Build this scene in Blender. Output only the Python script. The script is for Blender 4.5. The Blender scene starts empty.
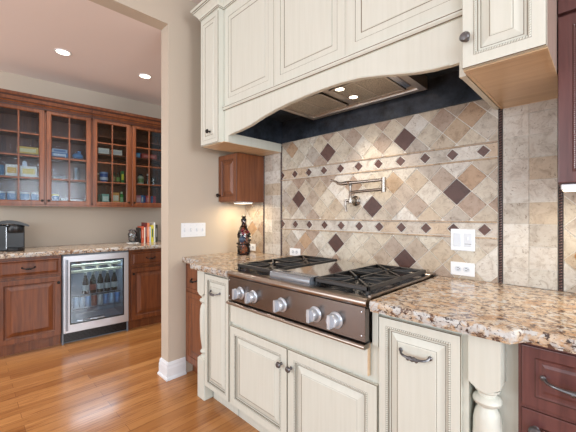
import bpy, math, random
from mathutils import Matrix, Vector, noise
random.seed(7)
S = bpy.context.scene
COL = S.collection
PI = math.pi

# ------------------------------------------------------------------ camera, light, exposure
cam_d = bpy.data.cameras.new('camera')
cam = bpy.data.objects.new('camera', cam_d)
COL.objects.link(cam)
cam.location = (1.119, -1.827, 1.247)
cam.rotation_euler = (PI/2, 0, math.radians(44.7))
cam_d.sensor_width = 36
cam_d.lens = 36*321/576
cam_d.shift_y = -1.5/576
cam_d.clip_start = 0.05
S.camera = cam

S.view_settings.view_transform = 'Standard'
S.view_settings.look = 'None'
S.view_settings.exposure = 0.04
S.view_settings.gamma = 1.0
S.view_settings.use_curve_mapping = False

world = bpy.data.worlds.new('world')
S.world = world
world.use_nodes = True
wb = world.node_tree.nodes['Background']
wb.inputs[0].default_value = (0.84, 0.92, 1.0, 1)
wb.inputs[1].default_value = 0.72


def area(name, loc, rot, size, sizey, power, col=(1, 1, 1)):
    l = bpy.data.lights.new(name, 'AREA')
    l.shape = 'RECTANGLE'
    l.size = size
    l.size_y = sizey
    l.energy = power
    l.color = col
    o = bpy.data.objects.new(name, l)
    COL.objects.link(o)
    o.location = loc
    o.rotation_euler = rot
    return o


def aim(o, target):
    d = Vector(target) - o.location
    o.rotation_euler = d.to_track_quat('-Z', 'Y').to_euler()


w1 = area('window_light', (3.6, -4.2, 1.75), (0, 0, 0), 2.4, 1.6, 80, (0.80, 0.90, 1.0))
aim(w1, (0, -0.4, 1.2))
w2 = area('window_light', (4.4, -1.2, 1.7), (0, 0, 0), 1.6, 1.3, 95, (0.9, 0.95, 1.0))
aim(w2, (-2.6, -1.3, 1.6))
w3 = area('window_light', (-0.6, -4.6, 1.8), (0, 0, 0), 2.4, 1.6, 42, (0.9, 0.95, 1.0))
aim(w3, (-0.2, 0, 1.3))
w4 = area('bar_fill_light', (-3.0, -5.4, 1.05), (0, 0, 0), 2.4, 2.0, 62, (0.95, 0.96, 1.0))  # unseen fill with no known door, added to brighten the bar ceiling
aim(w4, (-2.5, -1.0, 1.5))


# ------------------------------------------------------------------ materials
def lin(c):
    return tuple((x/255/12.92 if x/255 <= 0.04045 else ((x/255+0.055)/1.055)**2.4) for x in c) + (1,)


def mat(name, rgb, rough=0.5, metal=0.0, **kw):
    m = bpy.data.materials.new(name)
    m.use_nodes = True
    b = m.node_tree.nodes['Principled BSDF']
    b.inputs['Base Color'].default_value = lin(rgb)
    b.inputs['Roughness'].default_value = rough
    b.inputs['Metallic'].default_value = metal
    for k, v in kw.items():
        b.inputs[k.replace('_', ' ')].default_value = v
    return m


def nd(m, t, **kw):
    n = m.node_tree.nodes.new(t)
    for k, v in kw.items():
        setattr(n, k, v)
    return n


def lk(m, a, b):
    m.node_tree.links.new(a, b)


def bsdf(m):
    return m.node_tree.nodes['Principled BSDF']


def ramp(m, stops, fac, interp='LINEAR'):
    r = nd(m, 'ShaderNodeValToRGB')
    r.color_ramp.interpolation = interp
    el = r.color_ramp.elements
    while len(el) < len(stops):
        el.new(0.5)
    for e, (p, c) in zip(el, stops):
        e.position = p
        e.color = lin(c)
    lk(m, fac, r.inputs[0])
    return r.outputs[0]


def coords(m, scale=(1, 1, 1), rot=(0, 0, 0)):
    tc = nd(m, 'ShaderNodeTexCoord')
    mp = nd(m, 'ShaderNodeMapping')
    mp.inputs['Scale'].default_value = scale
    mp.inputs['Rotation'].default_value = rot
    lk(m, tc.outputs['Object'], mp.inputs[0])
    return mp.outputs[0]


def noise_n(m, vec, scale, detail=4, rough=0.55, dist=0.0):
    n = nd(m, 'ShaderNodeTexNoise')
    n.inputs['Scale'].default_value = scale
    n.inputs['Detail'].default_value = detail
    n.inputs['Roughness'].default_value = rough
    n.inputs['Distortion'].default_value = dist
    lk(m, vec, n.inputs['Vector'])
    return n.outputs['Fac']


def mix(m, a, b, fac, mode='MIX'):
    n = nd(m, 'ShaderNodeMix', data_type='RGBA', blend_type=mode)
    for sock, val in ((n.inputs[0], fac), (n.inputs[6], a), (n.inputs[7], b)):
        if hasattr(val, 'links'):
            lk(m, val, sock)
        elif isinstance(val, (int, float)):
            sock.default_value = val
        else:
            sock.default_value = lin(val)
    return n.outputs[2]


def bump(m, h, strength=0.2, dist=0.002):
    n = nd(m, 'ShaderNodeBump')
    n.inputs['Strength'].default_value = strength
    n.inputs['Distance'].default_value = dist
    lk(m, h, n.inputs['Height'])
    lk(m, n.outputs[0], bsdf(m).inputs['Normal'])


def wood(name, c1, c2, c3, rough=0.35, scale=(30, 30, 2.2)):
    m = mat(name, c1, rough)
    v = coords(m, scale)
    n1 = noise_n(m, v, 1.0, 5, 0.6, 0.6)
    c = ramp(m, [(0.28, c2), (0.5, c1), (0.74, c3)], n1)
    lk(m, c, bsdf(m).inputs['Base Color'])
    bsdf(m).inputs['Coat Weight'].default_value = 0.25
    bsdf(m).inputs['Coat Roughness'].default_value = 0.2
    return m


M = {}
M['cherry'] = wood('cherry_wood', (126, 72, 40), (98, 53, 28), (146, 88, 52), 0.42)
M['cherry_bar'] = wood('cherry_wood_bar', (114, 60, 27), (80, 39, 17), (136, 76, 36), 0.42)
M['cherry_daylit'] = wood('daylit_cherry_wood', (96, 58, 56), (76, 45, 44), (112, 70, 66), 0.3)  # same cherry; bluish daylight sheen mixed into the base colour
M['cherry_glaze'] = mat('dark_cherry_groove', (62, 30, 18), 0.5)
M['maple'] = wood('maple_underside', (212, 184, 148), (198, 168, 130), (222, 196, 162), 0.4, (2.2, 30, 30))
M['tan_side'] = wood('mauve_tan_side', (160, 138, 126), (150, 128, 116), (170, 148, 136), 0.4)  # mauve-tan grained tone for the right side of the cream cabinet
M['cream'] = mat('cream_paint', (229, 223, 205), 0.38)
v = coords(M['cream'], (60, 60, 3))
lk(M['cream'], ramp(M['cream'], [(0.3, (211, 212, 200)), (0.6, (216, 217, 206))], noise_n(M['cream'], v, 1.0, 4)), bsdf(M['cream']).inputs['Base Color'])
M['glaze'] = mat('brown_glaze', (100, 86, 64), 0.5)
M['rope_dark'] = mat('glazed_rope', (96, 86, 72), 0.5)
M['wall'] = mat('tan_wall_paint', (198, 185, 168), 0.85)
M['wall_header'] = M['wall']
M['ceiling'] = mat('ceiling_paint', (238, 226, 220), 0.9)
M['white_trim'] = mat('white_trim_paint', (232, 236, 240), 0.4)
M['plate'] = mat('white_plastic', (236, 240, 244), 0.3)
M['plate_dark'] = mat('slot_dark', (50, 48, 46), 0.5)
M['plate_shade'] = mat('rocker_grey_white', (214, 220, 228), 0.35)
M['liner'] = mat('black_liner_metal', (34, 40, 50), 0.28, 0.2)
vv = coords(M['liner'], (3, 3, 3))
lk(M['liner'], ramp(M['liner'], [(0.35, (34, 40, 48)), (0.7, (78, 88, 102))], noise_n(M['liner'], vv, 3.0, 6, 0.7)), bsdf(M['liner']).inputs['Base Color'])  # lighter blue-grey in the mottling stands for sheen on black metal
M['steel'] = mat('brushed_steel', (122, 114, 110), 0.25, 1.0)
M['steel_bright'] = mat('bright_brushed_steel', (168, 158, 150), 0.28, 1.0)
M['steel_tray'] = mat('satin_tray_steel', (158, 166, 176), 0.22, 0.7)
M['steel_fridge'] = mat('silver_steel', (206, 208, 214), 0.34, 0.75)
vs = coords(M['steel'], (2, 200, 200))
bump(M['steel'], noise_n(M['steel'], vs, 1.0, 2), 0.12, 0.0005)
M['steel_plain'] = mat('polished_steel', (205, 205, 208), 0.18, 1.0)
M['steel_insert'] = mat('warm_steel', (206, 196, 184), 0.35, 0.9)
M['filter'] = mat('filter_mesh', (158, 148, 134), 0.45, 0.8)
ft = nd(M['filter'], 'ShaderNodeTexVoronoi')
ft.inputs['Scale'].default_value = 160
lk(M['filter'], coords(M['filter']), ft.inputs['Vector'])
lk(M['filter'], ramp(M['filter'], [(0.1, (90, 84, 74)), (0.5, (190, 180, 164))], ft.outputs['Distance']), bsdf(M['filter']).inputs['Base Color'])
M['iron'] = mat('cast_iron', (58, 57, 57), 0.34, 0.5)
M['burner_pan'] = mat('black_enamel', (28, 29, 33), 0.15)
M['knob_steel'] = mat('satin_knob_steel', (196, 202, 210), 0.25, 0.55)
M['griddle'] = mat('griddle_steel', (190, 184, 176), 0.09, 1.0)
M['bronze'] = mat('aged_pewter', (112, 110, 112), 0.3, 0.85)
M['black_hw'] = mat('dark_bronze', (46, 42, 40), 0.35, 0.8)
M['nickel'] = mat('brushed_nickel', (160, 152, 144), 0.25, 1.0)
M['black_plastic'] = mat('black_plastic', (20, 20, 23), 0.3)
M['dark_cavity'] = mat('dark_cavity', (120, 126, 134), 0.5)
M['grout'] = mat('grout', (228, 224, 216), 0.9)
M['rope_tile'] = mat('dark_rope_tile', (118, 90, 84), 0.3)
M['rope_bed'] = mat('dark_rope_bed', (34, 24, 22), 0.6)
M['shadow_line'] = mat('black_gap', (26, 22, 20), 0.7)


def emis(name, rgb, s):
    m = mat(name, rgb, 0.5)
    bsdf(m).inputs['Emission Color'].default_value = lin(rgb)
    bsdf(m).inputs['Emission Strength'].default_value = s
    return m


M['lamp'] = emis('lamp_glow', (255, 240, 215), 6)
M['lamp_strip'] = emis('strip_glow', (255, 236, 200), 3)


def glassy(name, rgb, alpha_tint=0.12, rough=0.03, bmp=None):
    m = bpy.data.materials.new(name)
    m.use_nodes = True
    nt = m.node_tree
    nt.nodes.remove(nt.nodes['Principled BSDF'])
    out = nt.nodes['Material Output']
    tr = nd(m, 'ShaderNodeBsdfTransparent')
    tr.inputs[0].default_value = lin(rgb)
    gl = nd(m, 'ShaderNodeBsdfGlossy')
    gl.inputs['Roughness'].default_value = rough
    fr = nd(m, 'ShaderNodeFresnel')
    fr.inputs[0].default_value = 1.5
    mx = nd(m, 'ShaderNodeMixShader')
    ad = nd(m, 'ShaderNodeMath', operation='ADD')
    ad.inputs[1].default_value = alpha_tint
    lk(m, fr.outputs[0], ad.inputs[0])
    lk(m, ad.outputs[0], mx.inputs[0])
    lk(m, tr.outputs[0], mx.inputs[1])
    lk(m, gl.outputs[0], mx.inputs[2])
    lk(m, mx.outputs[0], out.inputs[0])
    if bmp:
        b = nd(m, 'ShaderNodeBump')
        b.inputs['Strength'].default_value = bmp[1]
        b.inputs['Distance'].default_value = 0.003
        lk(m, noise_n(m, coords(m), bmp[0], 2), b.inputs['Height'])
        lk(m, b.outputs[0], gl.inputs['Normal'])
        lk(m, b.outputs[0], fr.inputs['Normal'])
    return m


M['glass_clear'] = glassy('clear_glass', (240, 243, 243), -0.015)
M['glass_seeded'] = glassy('seeded_glass', (236, 241, 246), -0.02, 0.08, (70, 0.35))
M['glass_fridge'] = glassy('fridge_glass', (215, 225, 232), 0.03, 0.03)
M['glass_jar'] = glassy('jar_glass', (225, 232, 235), 0.1, 0.05)

# floor: oak strips running along Y
m = M['floor'] = mat('oak_floor', (200, 130, 70), 0.28)
tc = nd(m, 'ShaderNodeTexCoord')
sp = nd(m, 'ShaderNodeSeparateXYZ')
lk(m, tc.outputs['Object'], sp.inputs[0])
cb = nd(m, 'ShaderNodeCombineXYZ')
lk(m, sp.outputs['Y'], cb.inputs['X'])
lk(m, sp.outputs['X'], cb.inputs['Y'])
br = nd(m, 'ShaderNodeTexBrick')
br.offset = 0.37
br.inputs['Scale'].default_value = 1
br.inputs['Brick Width'].default_value = 1.15
br.inputs['Row Height'].default_value = 0.083
br.inputs['Mortar Size'].default_value = 0.0012
br.inputs['Mortar Smooth'].default_value = 0.3
br.inputs['Color1'].default_value = lin((168, 114, 64))
br.inputs['Color2'].default_value = lin((202, 148, 92))
br.inputs['Mortar'].default_value = lin((120, 70, 34))
lk(m, cb.outputs[0], br.inputs['Vector'])
g = noise_n(m, coords(m, (42, 2.4, 1)), 1.0, 6, 0.65, 1.4)
gc = ramp(m, [(0.32, (168, 128, 98)), (0.47, (238, 228, 218)), (0.7, (255, 252, 246))], g)
c1 = mix(m, br.outputs['Color'], gc, 0.8, 'MULTIPLY')
lk(m, c1, bsdf(m).inputs['Base Color'])
bsdf(m).inputs['Coat Weight'].default_value = 0.3
bsdf(m).inputs['Coat Roughness'].default_value = 0.15


# granite
def granite(name, wt=0.55, sp=0.37):
    m = mat(name, (200, 165, 130), 0.16)
    co = coords(m)
    big = noise_n(m, co, 7, 5, 0.6, 1.2)
    base = ramp(m, [(0.30, (146, 114, 88)), (0.43, (190, 158, 124)), (0.55, (206, 192, 172)), (0.70, (160, 120, 84))], big)
    fine = noise_n(m, co, 42, 6, 0.7, 0.5)
    f1 = ramp(m, [(0.43, (0, 0, 0)), (0.50, (255, 255, 255))], fine)
    c = mix(m, (96, 70, 56), base, f1)
    wh = noise_n(m, co, 26, 4, 0.6, 0.9)
    wf = ramp(m, [(wt, (0, 0, 0)), (wt+0.07, (255, 255, 255))], wh)
    c = mix(m, c, (196, 194, 190), wf)
    n2 = noise_n(m, coords(m, (75, 120, 95), (0.2, 0.3, 0.6)), 1.0, 3, 0.6, 0.8)
    df = ramp(m, [(sp-0.03, (255, 255, 255)), (sp+0.01, (0, 0, 0))], n2)
    c = mix(m, c, (58, 42, 36), df)
    lk(m, c, bsdf(m).inputs['Base Color'])
    return m


M['granite'] = granite('gold_granite')
m = M['granite_edge'] = granite('chiselled_granite', 0.47, 0.41)
bsdf(m).inputs['Roughness'].default_value = 0.3

# tiles: colour of each tile comes from the mesh, stone mottling from noise
m = M['tile'] = mat('travertine_tile', (205, 190, 168), 0.45)
at = nd(m, 'ShaderNodeVertexColor')
at.layer_name = 'tile'
co = coords(m)
nz = ramp(m, [(0.32, (176, 158, 142)), (0.5, (240, 234, 228)), (0.68, (255, 255, 255))], noise_n(m, co, 22, 7, 0.72, 0.8))
pits = ramp(m, [(0.30, (150, 128, 108)), (0.40, (255, 255, 255))], noise_n(m, co, 60, 3, 0.6, 1.5))
c = mix(m, at.outputs['Color'], nz, 0.75, 'MULTIPLY')
c = mix(m, c, pits, 0.7, 'MULTIPLY')
lk(m, c, bsdf(m).inputs['Base Color'])


# ------------------------------------------------------------------ mesh building
FR = Matrix.Identity(4)      # frame the coordinates below are written in
WORLD = {}                   # world matrix of every parent


class MB:
    def __init__(s):
        s.v = []
        s.f = []
        s.mi = []
        s.sm = []
        s.col = []
        s.m = 0
        s.c = None
        s.smooth = False

    def face(s, idx):
        s.f.append(tuple(idx))
        s.mi.append(s.m)
        s.sm.append(s.smooth)
        s.col.append(s.c)

    def add(s, vs, fs):
        n = len(s.v)
        s.v += [tuple(p) for p in vs]
        for f in fs:
            s.face([i+n for i in f])

    def box(s, x0, x1, y0, y1, z0, z1, b=0.0):
        if b <= 0:
            vs = [(x, y, z) for z in (z0, z1) for y in (y0, y1) for x in (x0, x1)]
            s.add(vs, [(0, 2, 3, 1), (4, 5, 7, 6), (0, 1, 5, 4), (2, 6, 7, 3), (0, 4, 6, 2), (1, 3, 7, 5)])
            return s
        # chamfered box
        import itertools
        X, Y, Z = (x0, x1), (y0, y1), (z0, z1)
        vs = []
        ix = {}
        for i, j, k in itertools.product((0, 1), repeat=3):
            sx, sy, sz = (1 if i == 0 else -1), (1 if j == 0 else -1), (1 if k == 0 else -1)
            for ax in range(3):
                p = [X[i]+sx*b, Y[j]+sy*b, Z[k]+sz*b]
                p[ax] = (X[i], Y[j], Z[k])[ax]
                ix[(i, j, k, ax)] = len(vs)
                vs.append(tuple(p))
        fs = []
        for ax in range(3):
            o = [a for a in range(3) if a != ax]
            for side in (0, 1):
                q = []
                for (a, c) in ((0, 0), (1, 0), (1, 1), (0, 1)):
                    t = [0, 0, 0]
                    t[ax] = side
                    t[o[0]] = a
                    t[o[1]] = c
                    q.append(ix[(t[0], t[1], t[2], ax)])
                flip = (side == 1) ^ (ax == 1)
                fs.append(tuple(q if flip else q[::-1]))
        for ax in range(3):      # edges along ax
            o = [a for a in range(3) if a != ax]
            for a in (0, 1):
                for c in (0, 1):
                    t0 = [0, 0, 0]
                    t1 = [0, 0, 0]
                    t1[ax] = 1
                    for t in (t0, t1):
                        t[o[0]] = a
                        t[o[1]] = c
                    fs.append((ix[tuple(t0)+(o[0],)], ix[tuple(t1)+(o[0],)], ix[tuple(t1)+(o[1],)], ix[tuple(t0)+(o[1],)]))
        for i, j, k in itertools.product((0, 1), repeat=3):
            fs.append((ix[(i, j, k, 0)], ix[(i, j, k, 1)], ix[(i, j, k, 2)]))
        s.add(vs, fs)
        return s

    def prism(s, poly, d0, d1, axis='y'):
        """poly of 2D points extruded along an axis: y -> (x,z), z -> (x,y), x -> (y,z)"""
        def P(p, d):
            return (p[0], d, p[1]) if axis == 'y' else ((p[0], p[1], d) if axis == 'z' else (d, p[0], p[1]))
        n = len(poly)
        vs = [P(p, d0) for p in poly]+[P(p, d1) for p in poly]
        fs = [tuple(range(n)), tuple(range(2*n-1, n-1, -1))]
        for i in range(n):
            j = (i+1) % n
            fs.append((i, i+n, j+n, j))
        s.add(vs, fs)
        return s

    def rings(s, loops, cap0=True, cap1=True):
        n = len(loops[0])
        base = len(s.v)
        for l in loops:
            s.v += [tuple(p) for p in l]
        for k in range(len(loops)-1):
            for i in range(n):
                j = (i+1) % n
                s.face((base+k*n+i, base+k*n+j, base+(k+1)*n+j, base+(k+1)*n+i))
        if cap0:
            s.face([base+i for i in range(n)][::-1])
        if cap1:
            s.face([base+(len(loops)-1)*n+i for i in range(n)])
        return s

    def lathe(s, prof, c=(0, 0, 0), axis='z', n=20, sx=1.0, sy=1.0):
        sm = s.smooth
        s.smooth = True
        loops = []
        for r, h in prof:
            l = []
            for i in range(n):
                a = 2*PI*i/n
                p = (r*sx*math.cos(a), r*sy*math.sin(a), h)
                if axis == 'y':
                    p = (p[0], -p[2], p[1])     # h grows towards the viewer (-y)
                elif axis == 'x':
                    p = (p[2], p[0], p[1])
                l.append((c[0]+p[0], c[1]+p[1], c[2]+p[2]))
            loops.append(l)
        s.rings(loops)
        s.smooth = sm
        return s

    def tube(s, pts, r, n=8):
        sm = s.smooth
        s.smooth = True
        pts = [Vector(p) for p in pts]
        loops = []
        up = None
        for i, p in enumerate(pts):
            a = pts[max(i-1, 0)]
            b = pts[min(i+1, len(pts)-1)]
            t = (b-a).normalized()
            if up is None:
                up = Vector((0, 0, 1)) if abs(t.z) < 0.9 else Vector((1, 0, 0))
            e1 = t.cross(up).normalized()
            e2 = e1.cross(t).normalized()
            up = e2
            rr = r[i] if isinstance(r, (list, tuple)) else r
            loops.append([p+e1*rr*math.cos(2*PI*k/n)+e2*rr*math.sin(2*PI*k/n) for k in range(n)])
        s.rings(loops)
        s.smooth = sm
        return s

    def ball(s, c, r, n=10, sx=1, sy=1, sz=1):
        k = max(5, n//2+1)
        prof = [(max(1e-4, math.sin(PI*i/k)), -math.cos(PI*i/k)) for i in range(k+1)]
        sm = s.smooth
        s.smooth = True
        s.rings([[(c[0]+r*q*sx*math.cos(2*PI*i/n), c[1]+r*q*sy*math.sin(2*PI*i/n), c[2]+r*h*sz) for i in range(n)] for q, h in prof])
        s.smooth = sm
        return s

    def build(s, name, mats, parent=None):
        inv = WORLD[parent.name].inverted() if parent else Matrix.Identity(4)
        T = inv @ FR
        me = bpy.data.meshes.new(name)
        me.from_pydata([T @ Vector(p) for p in s.v], [], s.f)
        if not isinstance(mats, (list, tuple)):
            mats = [mats]
        for k in mats:
            me.materials.append(M[k] if isinstance(k, str) else k)
        me.polygons.foreach_set('material_index', s.mi)
        me.polygons.foreach_set('use_smooth', s.sm)
        if any(c is not None for c in s.col):
            ca = me.color_attributes.new('tile', 'FLOAT_COLOR', 'CORNER')
            for p, c in zip(me.polygons, s.col):
                for li in p.loop_indices:
                    ca.data[li].color = c or (1, 1, 1, 1)
        me.update()
        import bmesh
        bm = bmesh.new()
        bm.from_mesh(me)
        bmesh.ops.recalc_face_normals(bm, faces=bm.faces)
        bm.to_mesh(me)
        bm.free()
        if any(s.sm):
            try:
                me.set_sharp_from_angle(angle=math.radians(40))
            except Exception:
                pass
        o = bpy.data.objects.new(name, me)
        COL.objects.link(o)
        if parent:
            o.parent = parent
            WORLD[o.name] = WORLD[parent.name]
        else:
            WORLD[o.name] = Matrix.Identity(4)
        return o


def tag(o, label, cat, group=None):
    o['label'] = label
    o['category'] = cat
    if group:
        o['group'] = group
    return o


def thing(name, label, cat, loc, group=None):
    o = bpy.data.objects.new(name, None)
    o.empty_display_size = 0.05
    COL.objects.link(o)
    W = FR @ Matrix.Translation(loc)
    o.location = W.to_translation()
    o.rotation_euler = W.to_euler()
    WORLD[o.name] = Matrix.Translation(o.location) @ o.rotation_euler.to_matrix().to_4x4()
    return tag(o, label, cat, group)


def struct(name, mb, mats, label=None):
    o = mb.build(name, mats)
    o['kind'] = 'structure'
    if label:
        o['label'] = label
    return o


def recentre(o):
    """put a one-mesh thing's origin at its base centre"""
    me = o.data
    xs = [v.co for v in me.vertices]
    c = Vector((sum(p.x for p in xs)/len(xs), sum(p.y for p in xs)/len(xs), min(p.z for p in xs)))
    for v_ in me.vertices:
        v_.co -= c
    o.location = c
    return o


# ------------------------------------------------------------------ shared builders
def rect_loop(x0, x1, z0, z1, y):
    return [(x0, y, z0), (x1, y, z0), (x1, y, z1), (x0, y, z1)]


def panel_mesh(x0, x1, z0, z1, yf, prof, th=0.02):
    """prof: list of (inset, dy, mat) ; dy>0 towards the viewer"""
    mb = MB()
    lp = [rect_loop(x0, x1, z0, z1, yf+th)]
    ms = []
    for ins, dy, mi in prof:
        lp.append(rect_loop(x0+ins, x1-ins, z0+ins, z1-ins, yf-dy))
        ms.append(mi)
    base = 0
    for l in lp:
        mb.v += l
    for k in range(len(lp)-1):
        mb.m = ms[k]
        for i in range(4):
            j = (i+1) % 4
            mb.face((k*4+i, k*4+j, (k+1)*4+j, (k+1)*4+i))
    mb.m = 0
    mb.face((3, 2, 1, 0))
    n = (len(lp)-1)*4
    mb.face((n, n+1, n+2, n+3))
    return mb


def raised(x0, x1, z0, z1, yf, st=0.052, bev=0.028, glaze=0.0022):
    pr = [(0, -0.004, 0), (0.0015, -0.0005, 1), (0.004, 0, 0),
          (st-0.006, 0, 0), (st-0.004, -0.001, 1), (st, -0.005, 0), (st+glaze, -0.0085, 1),
          (st+0.009, -0.0085, 0), (st+0.009+glaze, -0.0095, 1), (st+0.012+bev, -0.001, 0), (st+0.012+bev+glaze*0.7, -0.002, 1),
          (st+0.017+bev, -0.0005, 0)]
    return panel_mesh(x0, x1, z0, z1, yf, pr)


def flatdrawer(x0, x1, z0, z1, yf, st=0.03):
    pr = [(0, -0.004, 0), (0.0015, -0.0005, 1), (0.004, 0, 0), (st-0.008, 0, 0), (st-0.006, -0.002, 1), (st, -0.006, 0),
          (st+0.002, -0.007, 1), (st+0.016, -0.002, 0)]
    return panel_mesh(x0, x1, z0, z1, yf, pr)


def rope(x0, x1, z0, z1, y, parent, name='rope_molding', pitch=0.0075, r=0.0036, mats=('cream', 'rope_dark')):
    mb = MB()
    mb.m = 1
    w = r*1.15
    for a, b, c_, d in ((x0-w, x1+w, z1-w, z1+w), (x0-w, x1+w, z0-w, z0+w), (x0-w, x0+w, z0+w, z1-w), (x1-w, x1+w, z0+w, z1-w)):
        mb.box(a, b, y-0.0005, y+0.002, c_, d)
    mb.m = 0
    pts = []
    nx = max(2, int((x1-x0)/pitch))
    nz = max(2, int((z1-z0)/pitch))
    for i in range(nx+1):
        for z in (z0, z1):
            pts.append((x0+(x1-x0)*i/nx, z, 1))
    for i in range(1, nz):
        for x in (x0, x1):
            pts.append((x, z0+(z1-z0)*i/nz, 0))
    for x, z, hor in pts:
        e = pitch*0.42
        if hor:
            vs = [(x-e-r*.4, y-.0005, z-r), (x+e-r*.4, y-.0005, z-r), (x+e+r*.4, y-.0005, z+r), (x-e+r*.4, y-.0005, z+r), (x, y-0.0035, z)]
        else:
            vs = [(x-r, y-.0005, z-e-r*.4), (x+r, y-.0005, z-e+r*.4), (x+r, y-.0005, z+e+r*.4), (x-r, y-.0005, z+e-r*.4), (x, y-0.0035, z)]
        mb.add(vs, [(0, 1, 4), (1, 2, 4), (2, 3, 4), (3, 0, 4), (3, 2, 1, 0)])
    return mb.build(name, mats, parent)


def knob(x, y, z, parent, mt='bronze', s=1.0, axis='y'):
    mb = MB()
    mb.lathe([(0.0001, 0), (0.008*s, 0), (0.008*s, 0.002), (0.0045*s, 0.005*s), (0.0045*s, 0.012*s), (0.011*s, 0.016*s), (0.0155*s, 0.021*s), (0.0155*s, 0.025*s), (0.012*s, 0.030*s), (0.0001, 0.032*s)], (x, y, z), axis, 14)
    for k in range(6):
        a = k*PI/3
        mb.ball((x+0.0085*s*math.cos(a), y-0.028*s, z+0.0085*s*math.sin(a)), 0.0038*s, 6)
    return mb.build('knob', mt, parent)


def pull(x, y, z, parent, mt='bronze', w=0.10):
    h = w/2
    mb = MB()
    pts = []
    rr = []
    for i in range(17):
        t = -1+2*i/16
        zz = z-0.006*math.cos(t*PI/2)+(0.006 if abs(t) > 0.93 else 0)
        yy = y-0.026*(1-abs(t)**6)-0.001
        pts.append((x+t*h, yy, zz))
        rr.append(0.0042+0.004*math.exp(-(t/0.28)**2))
    mb.tube(pts, rr, 8)
    for t in (-1, 1):
        mb.ball((x+t*h, y-0.003, z+0.004), 0.0075, 8, 1, 0.6, 1.1)
    for k in range(-2, 3):
        mb.ball((x+k*0.0075, y-0.0275, z-0.006+(0.0025 if k % 2 else -0.003)), 0.0068, 7)
    return mb.build('handle', mt, parent)


def crown_path(path, z0, prof, mats, name, parent):
    """sweep profile (out, up, mat) along open plan path; outward = right-hand side normal of travel"""
    P = [Vector((p[0], p[1])) for p in path]
    nrm = []
    for i in range(len(P)-1):
        d = (P[i+1]-P[i]).normalized()
        nrm.append(Vector((d.y, -d.x)))
    mit = []
    for i in range(len(P)):
        if i == 0:
            mit.append(nrm[0])
        elif i == len(P)-1:
            mit.append(nrm[-1])
        else:
            a, b = nrm[i-1], nrm[i]
            mit.append((a+b)/(1+a.dot(b)))
    mb = MB()
    n = len(prof)
    for i, p in enumerate(P):
        for o_, u, _ in prof:
            q = p+mit[i]*o_
            mb.v.append((q.x, q.y, z0+u))
    for i in range(len(P)-1):
        for k in range(n):
            j = (k+1) % n
            mb.m = prof[k][2]
            mb.face((i*n+k, (i+1)*n+k, (i+1)*n+j, i*n+j))
    mb.m = 0
    mb.face(range(n))
    mb.face([(len(P)-1)*n+k for k in range(n)][::-1])
    return mb.build(name, mats, parent)


CROWN0 = [(0, 0, 0), (0.008, 0, 1), (0.010, 0.006, 0), (0.010, 0.018, 1), (0.014, 0.022, 0), (0.022, 0.045, 0), (0.045, 0.075, 0), (0.062, 0.090, 1), (0.066, 0.096, 0), (0.066, 0.112, 1), (0.072, 0.116, 0), (0.082, 0.122, 0), (0.082, 0.142, 0), (0, 0.142, 0)]
CROWN = [(a*0.66, b*0.56, c) for a, b, c in CROWN0]
XW = -1.23        # kitchen face of the left wall

# ------------------------------------------------------------------ structure
struct('floor', MB().box(-6, 4.5, -6, 3.2, -0.05, 0), 'floor')
struct('ceiling_bar', MB().box(-6, XW-0.12, -6, 3.2, 2.686, 2.76), 'ceiling')
struct('ceiling_kitchen', MB().box(XW, 4.5, -6, 0.12, 2.95, 3.03), 'ceiling')
struct('wall_back', MB().box(XW-0.12, 4.5, 0.0, 0.12, 0, 2.95), 'wall')
struct('wall_left', MB().box(XW-0.12, XW, -0.74, 0, 0, 2.686), 'wall')
struct('wall_header', MB().box(XW-0.12, XW, -6, 0, 2.686, 2.95), 'wall')
mb = MB()
bprof = [(0, 0), (0.022, 0), (0.022, 0.012), (0.016, 0.022), (0.014, 0.022), (0.014, 0.085), (0.010, 0.100), (0.010, 0.112), (0.004, 0.128), (0, 0.13)]
crown_o = crown_path([(XW-0.12, -0.4), (XW-0.12, -0.74), (XW, -0.74), (XW, -0.602)], 0, [(a, b, 0) for a, b in bprof], 'white_trim', 'baseboard_left', None)
crown_o['kind'] = 'structure'

# ------------------------------------------------------------------ tiled backsplash
bs = thing('tiled_backsplash', 'beige travertine tile backsplash with dark brown diamond accents behind the range', 'backsplash', (0, 0, 0.915))
ZB = 0.916
MB().box(XW+0.001, 1.9, -0.008, -0.001, ZB, 1.82).build('grout_bed', 'grout', bs)
PAL = [(206, 198, 182), (212, 206, 192), (198, 188, 172), (192, 180, 166), (200, 192, 180), (184, 170, 154), (216, 212, 202), (198, 184, 164), (186, 178, 168), (208, 198, 180), (180, 160, 144), (222, 220, 214), (192, 170, 144), (178, 162, 148), (188, 160, 132)]
PALS = [(216, 213, 206), (208, 205, 197), (194, 188, 178), (220, 217, 210), (202, 194, 184), (212, 208, 201)]
DK = [(94, 64, 57), (86, 57, 50), (104, 74, 66)]


def clip(poly, x0, x1, z0, z1):
    def cut(pl, f, inter):
        out = []
        for i in range(len(pl)):
            a, b = pl[i], pl[(i+1) % len(pl)]
            fa, fb = f(a), f(b)
            if fa >= 0:
                out.append(a)
            if fa*fb < 0:
                t = fa/(fa-fb)
                out.append((a[0]+(b[0]-a[0])*t, a[1]+(b[1]-a[1])*t))
        return out
    for f in (lambda p: p[0]-x0, lambda p: x1-p[0], lambda p: p[1]-z0, lambda p: z1-p[1]):
        poly = cut(poly, f, None)
        if len(poly) < 3:
            return []
    return poly


def area2(pl):
    return abs(sum(pl[i][0]*pl[(i+1) % len(pl)][1]-pl[(i+1) % len(pl)][0]*pl[i][1] for i in range(len(pl))))/2


def tile(mb, poly, col, proud=0.0):
    if len(poly) < 3 or area2(poly) < 5e-5:
        return
    mb.c = lin(col)
    mb.prism(poly, -0.0115-proud, -0.006)


H = 0.0705
TI = MB()
G = 0.0022


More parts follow.
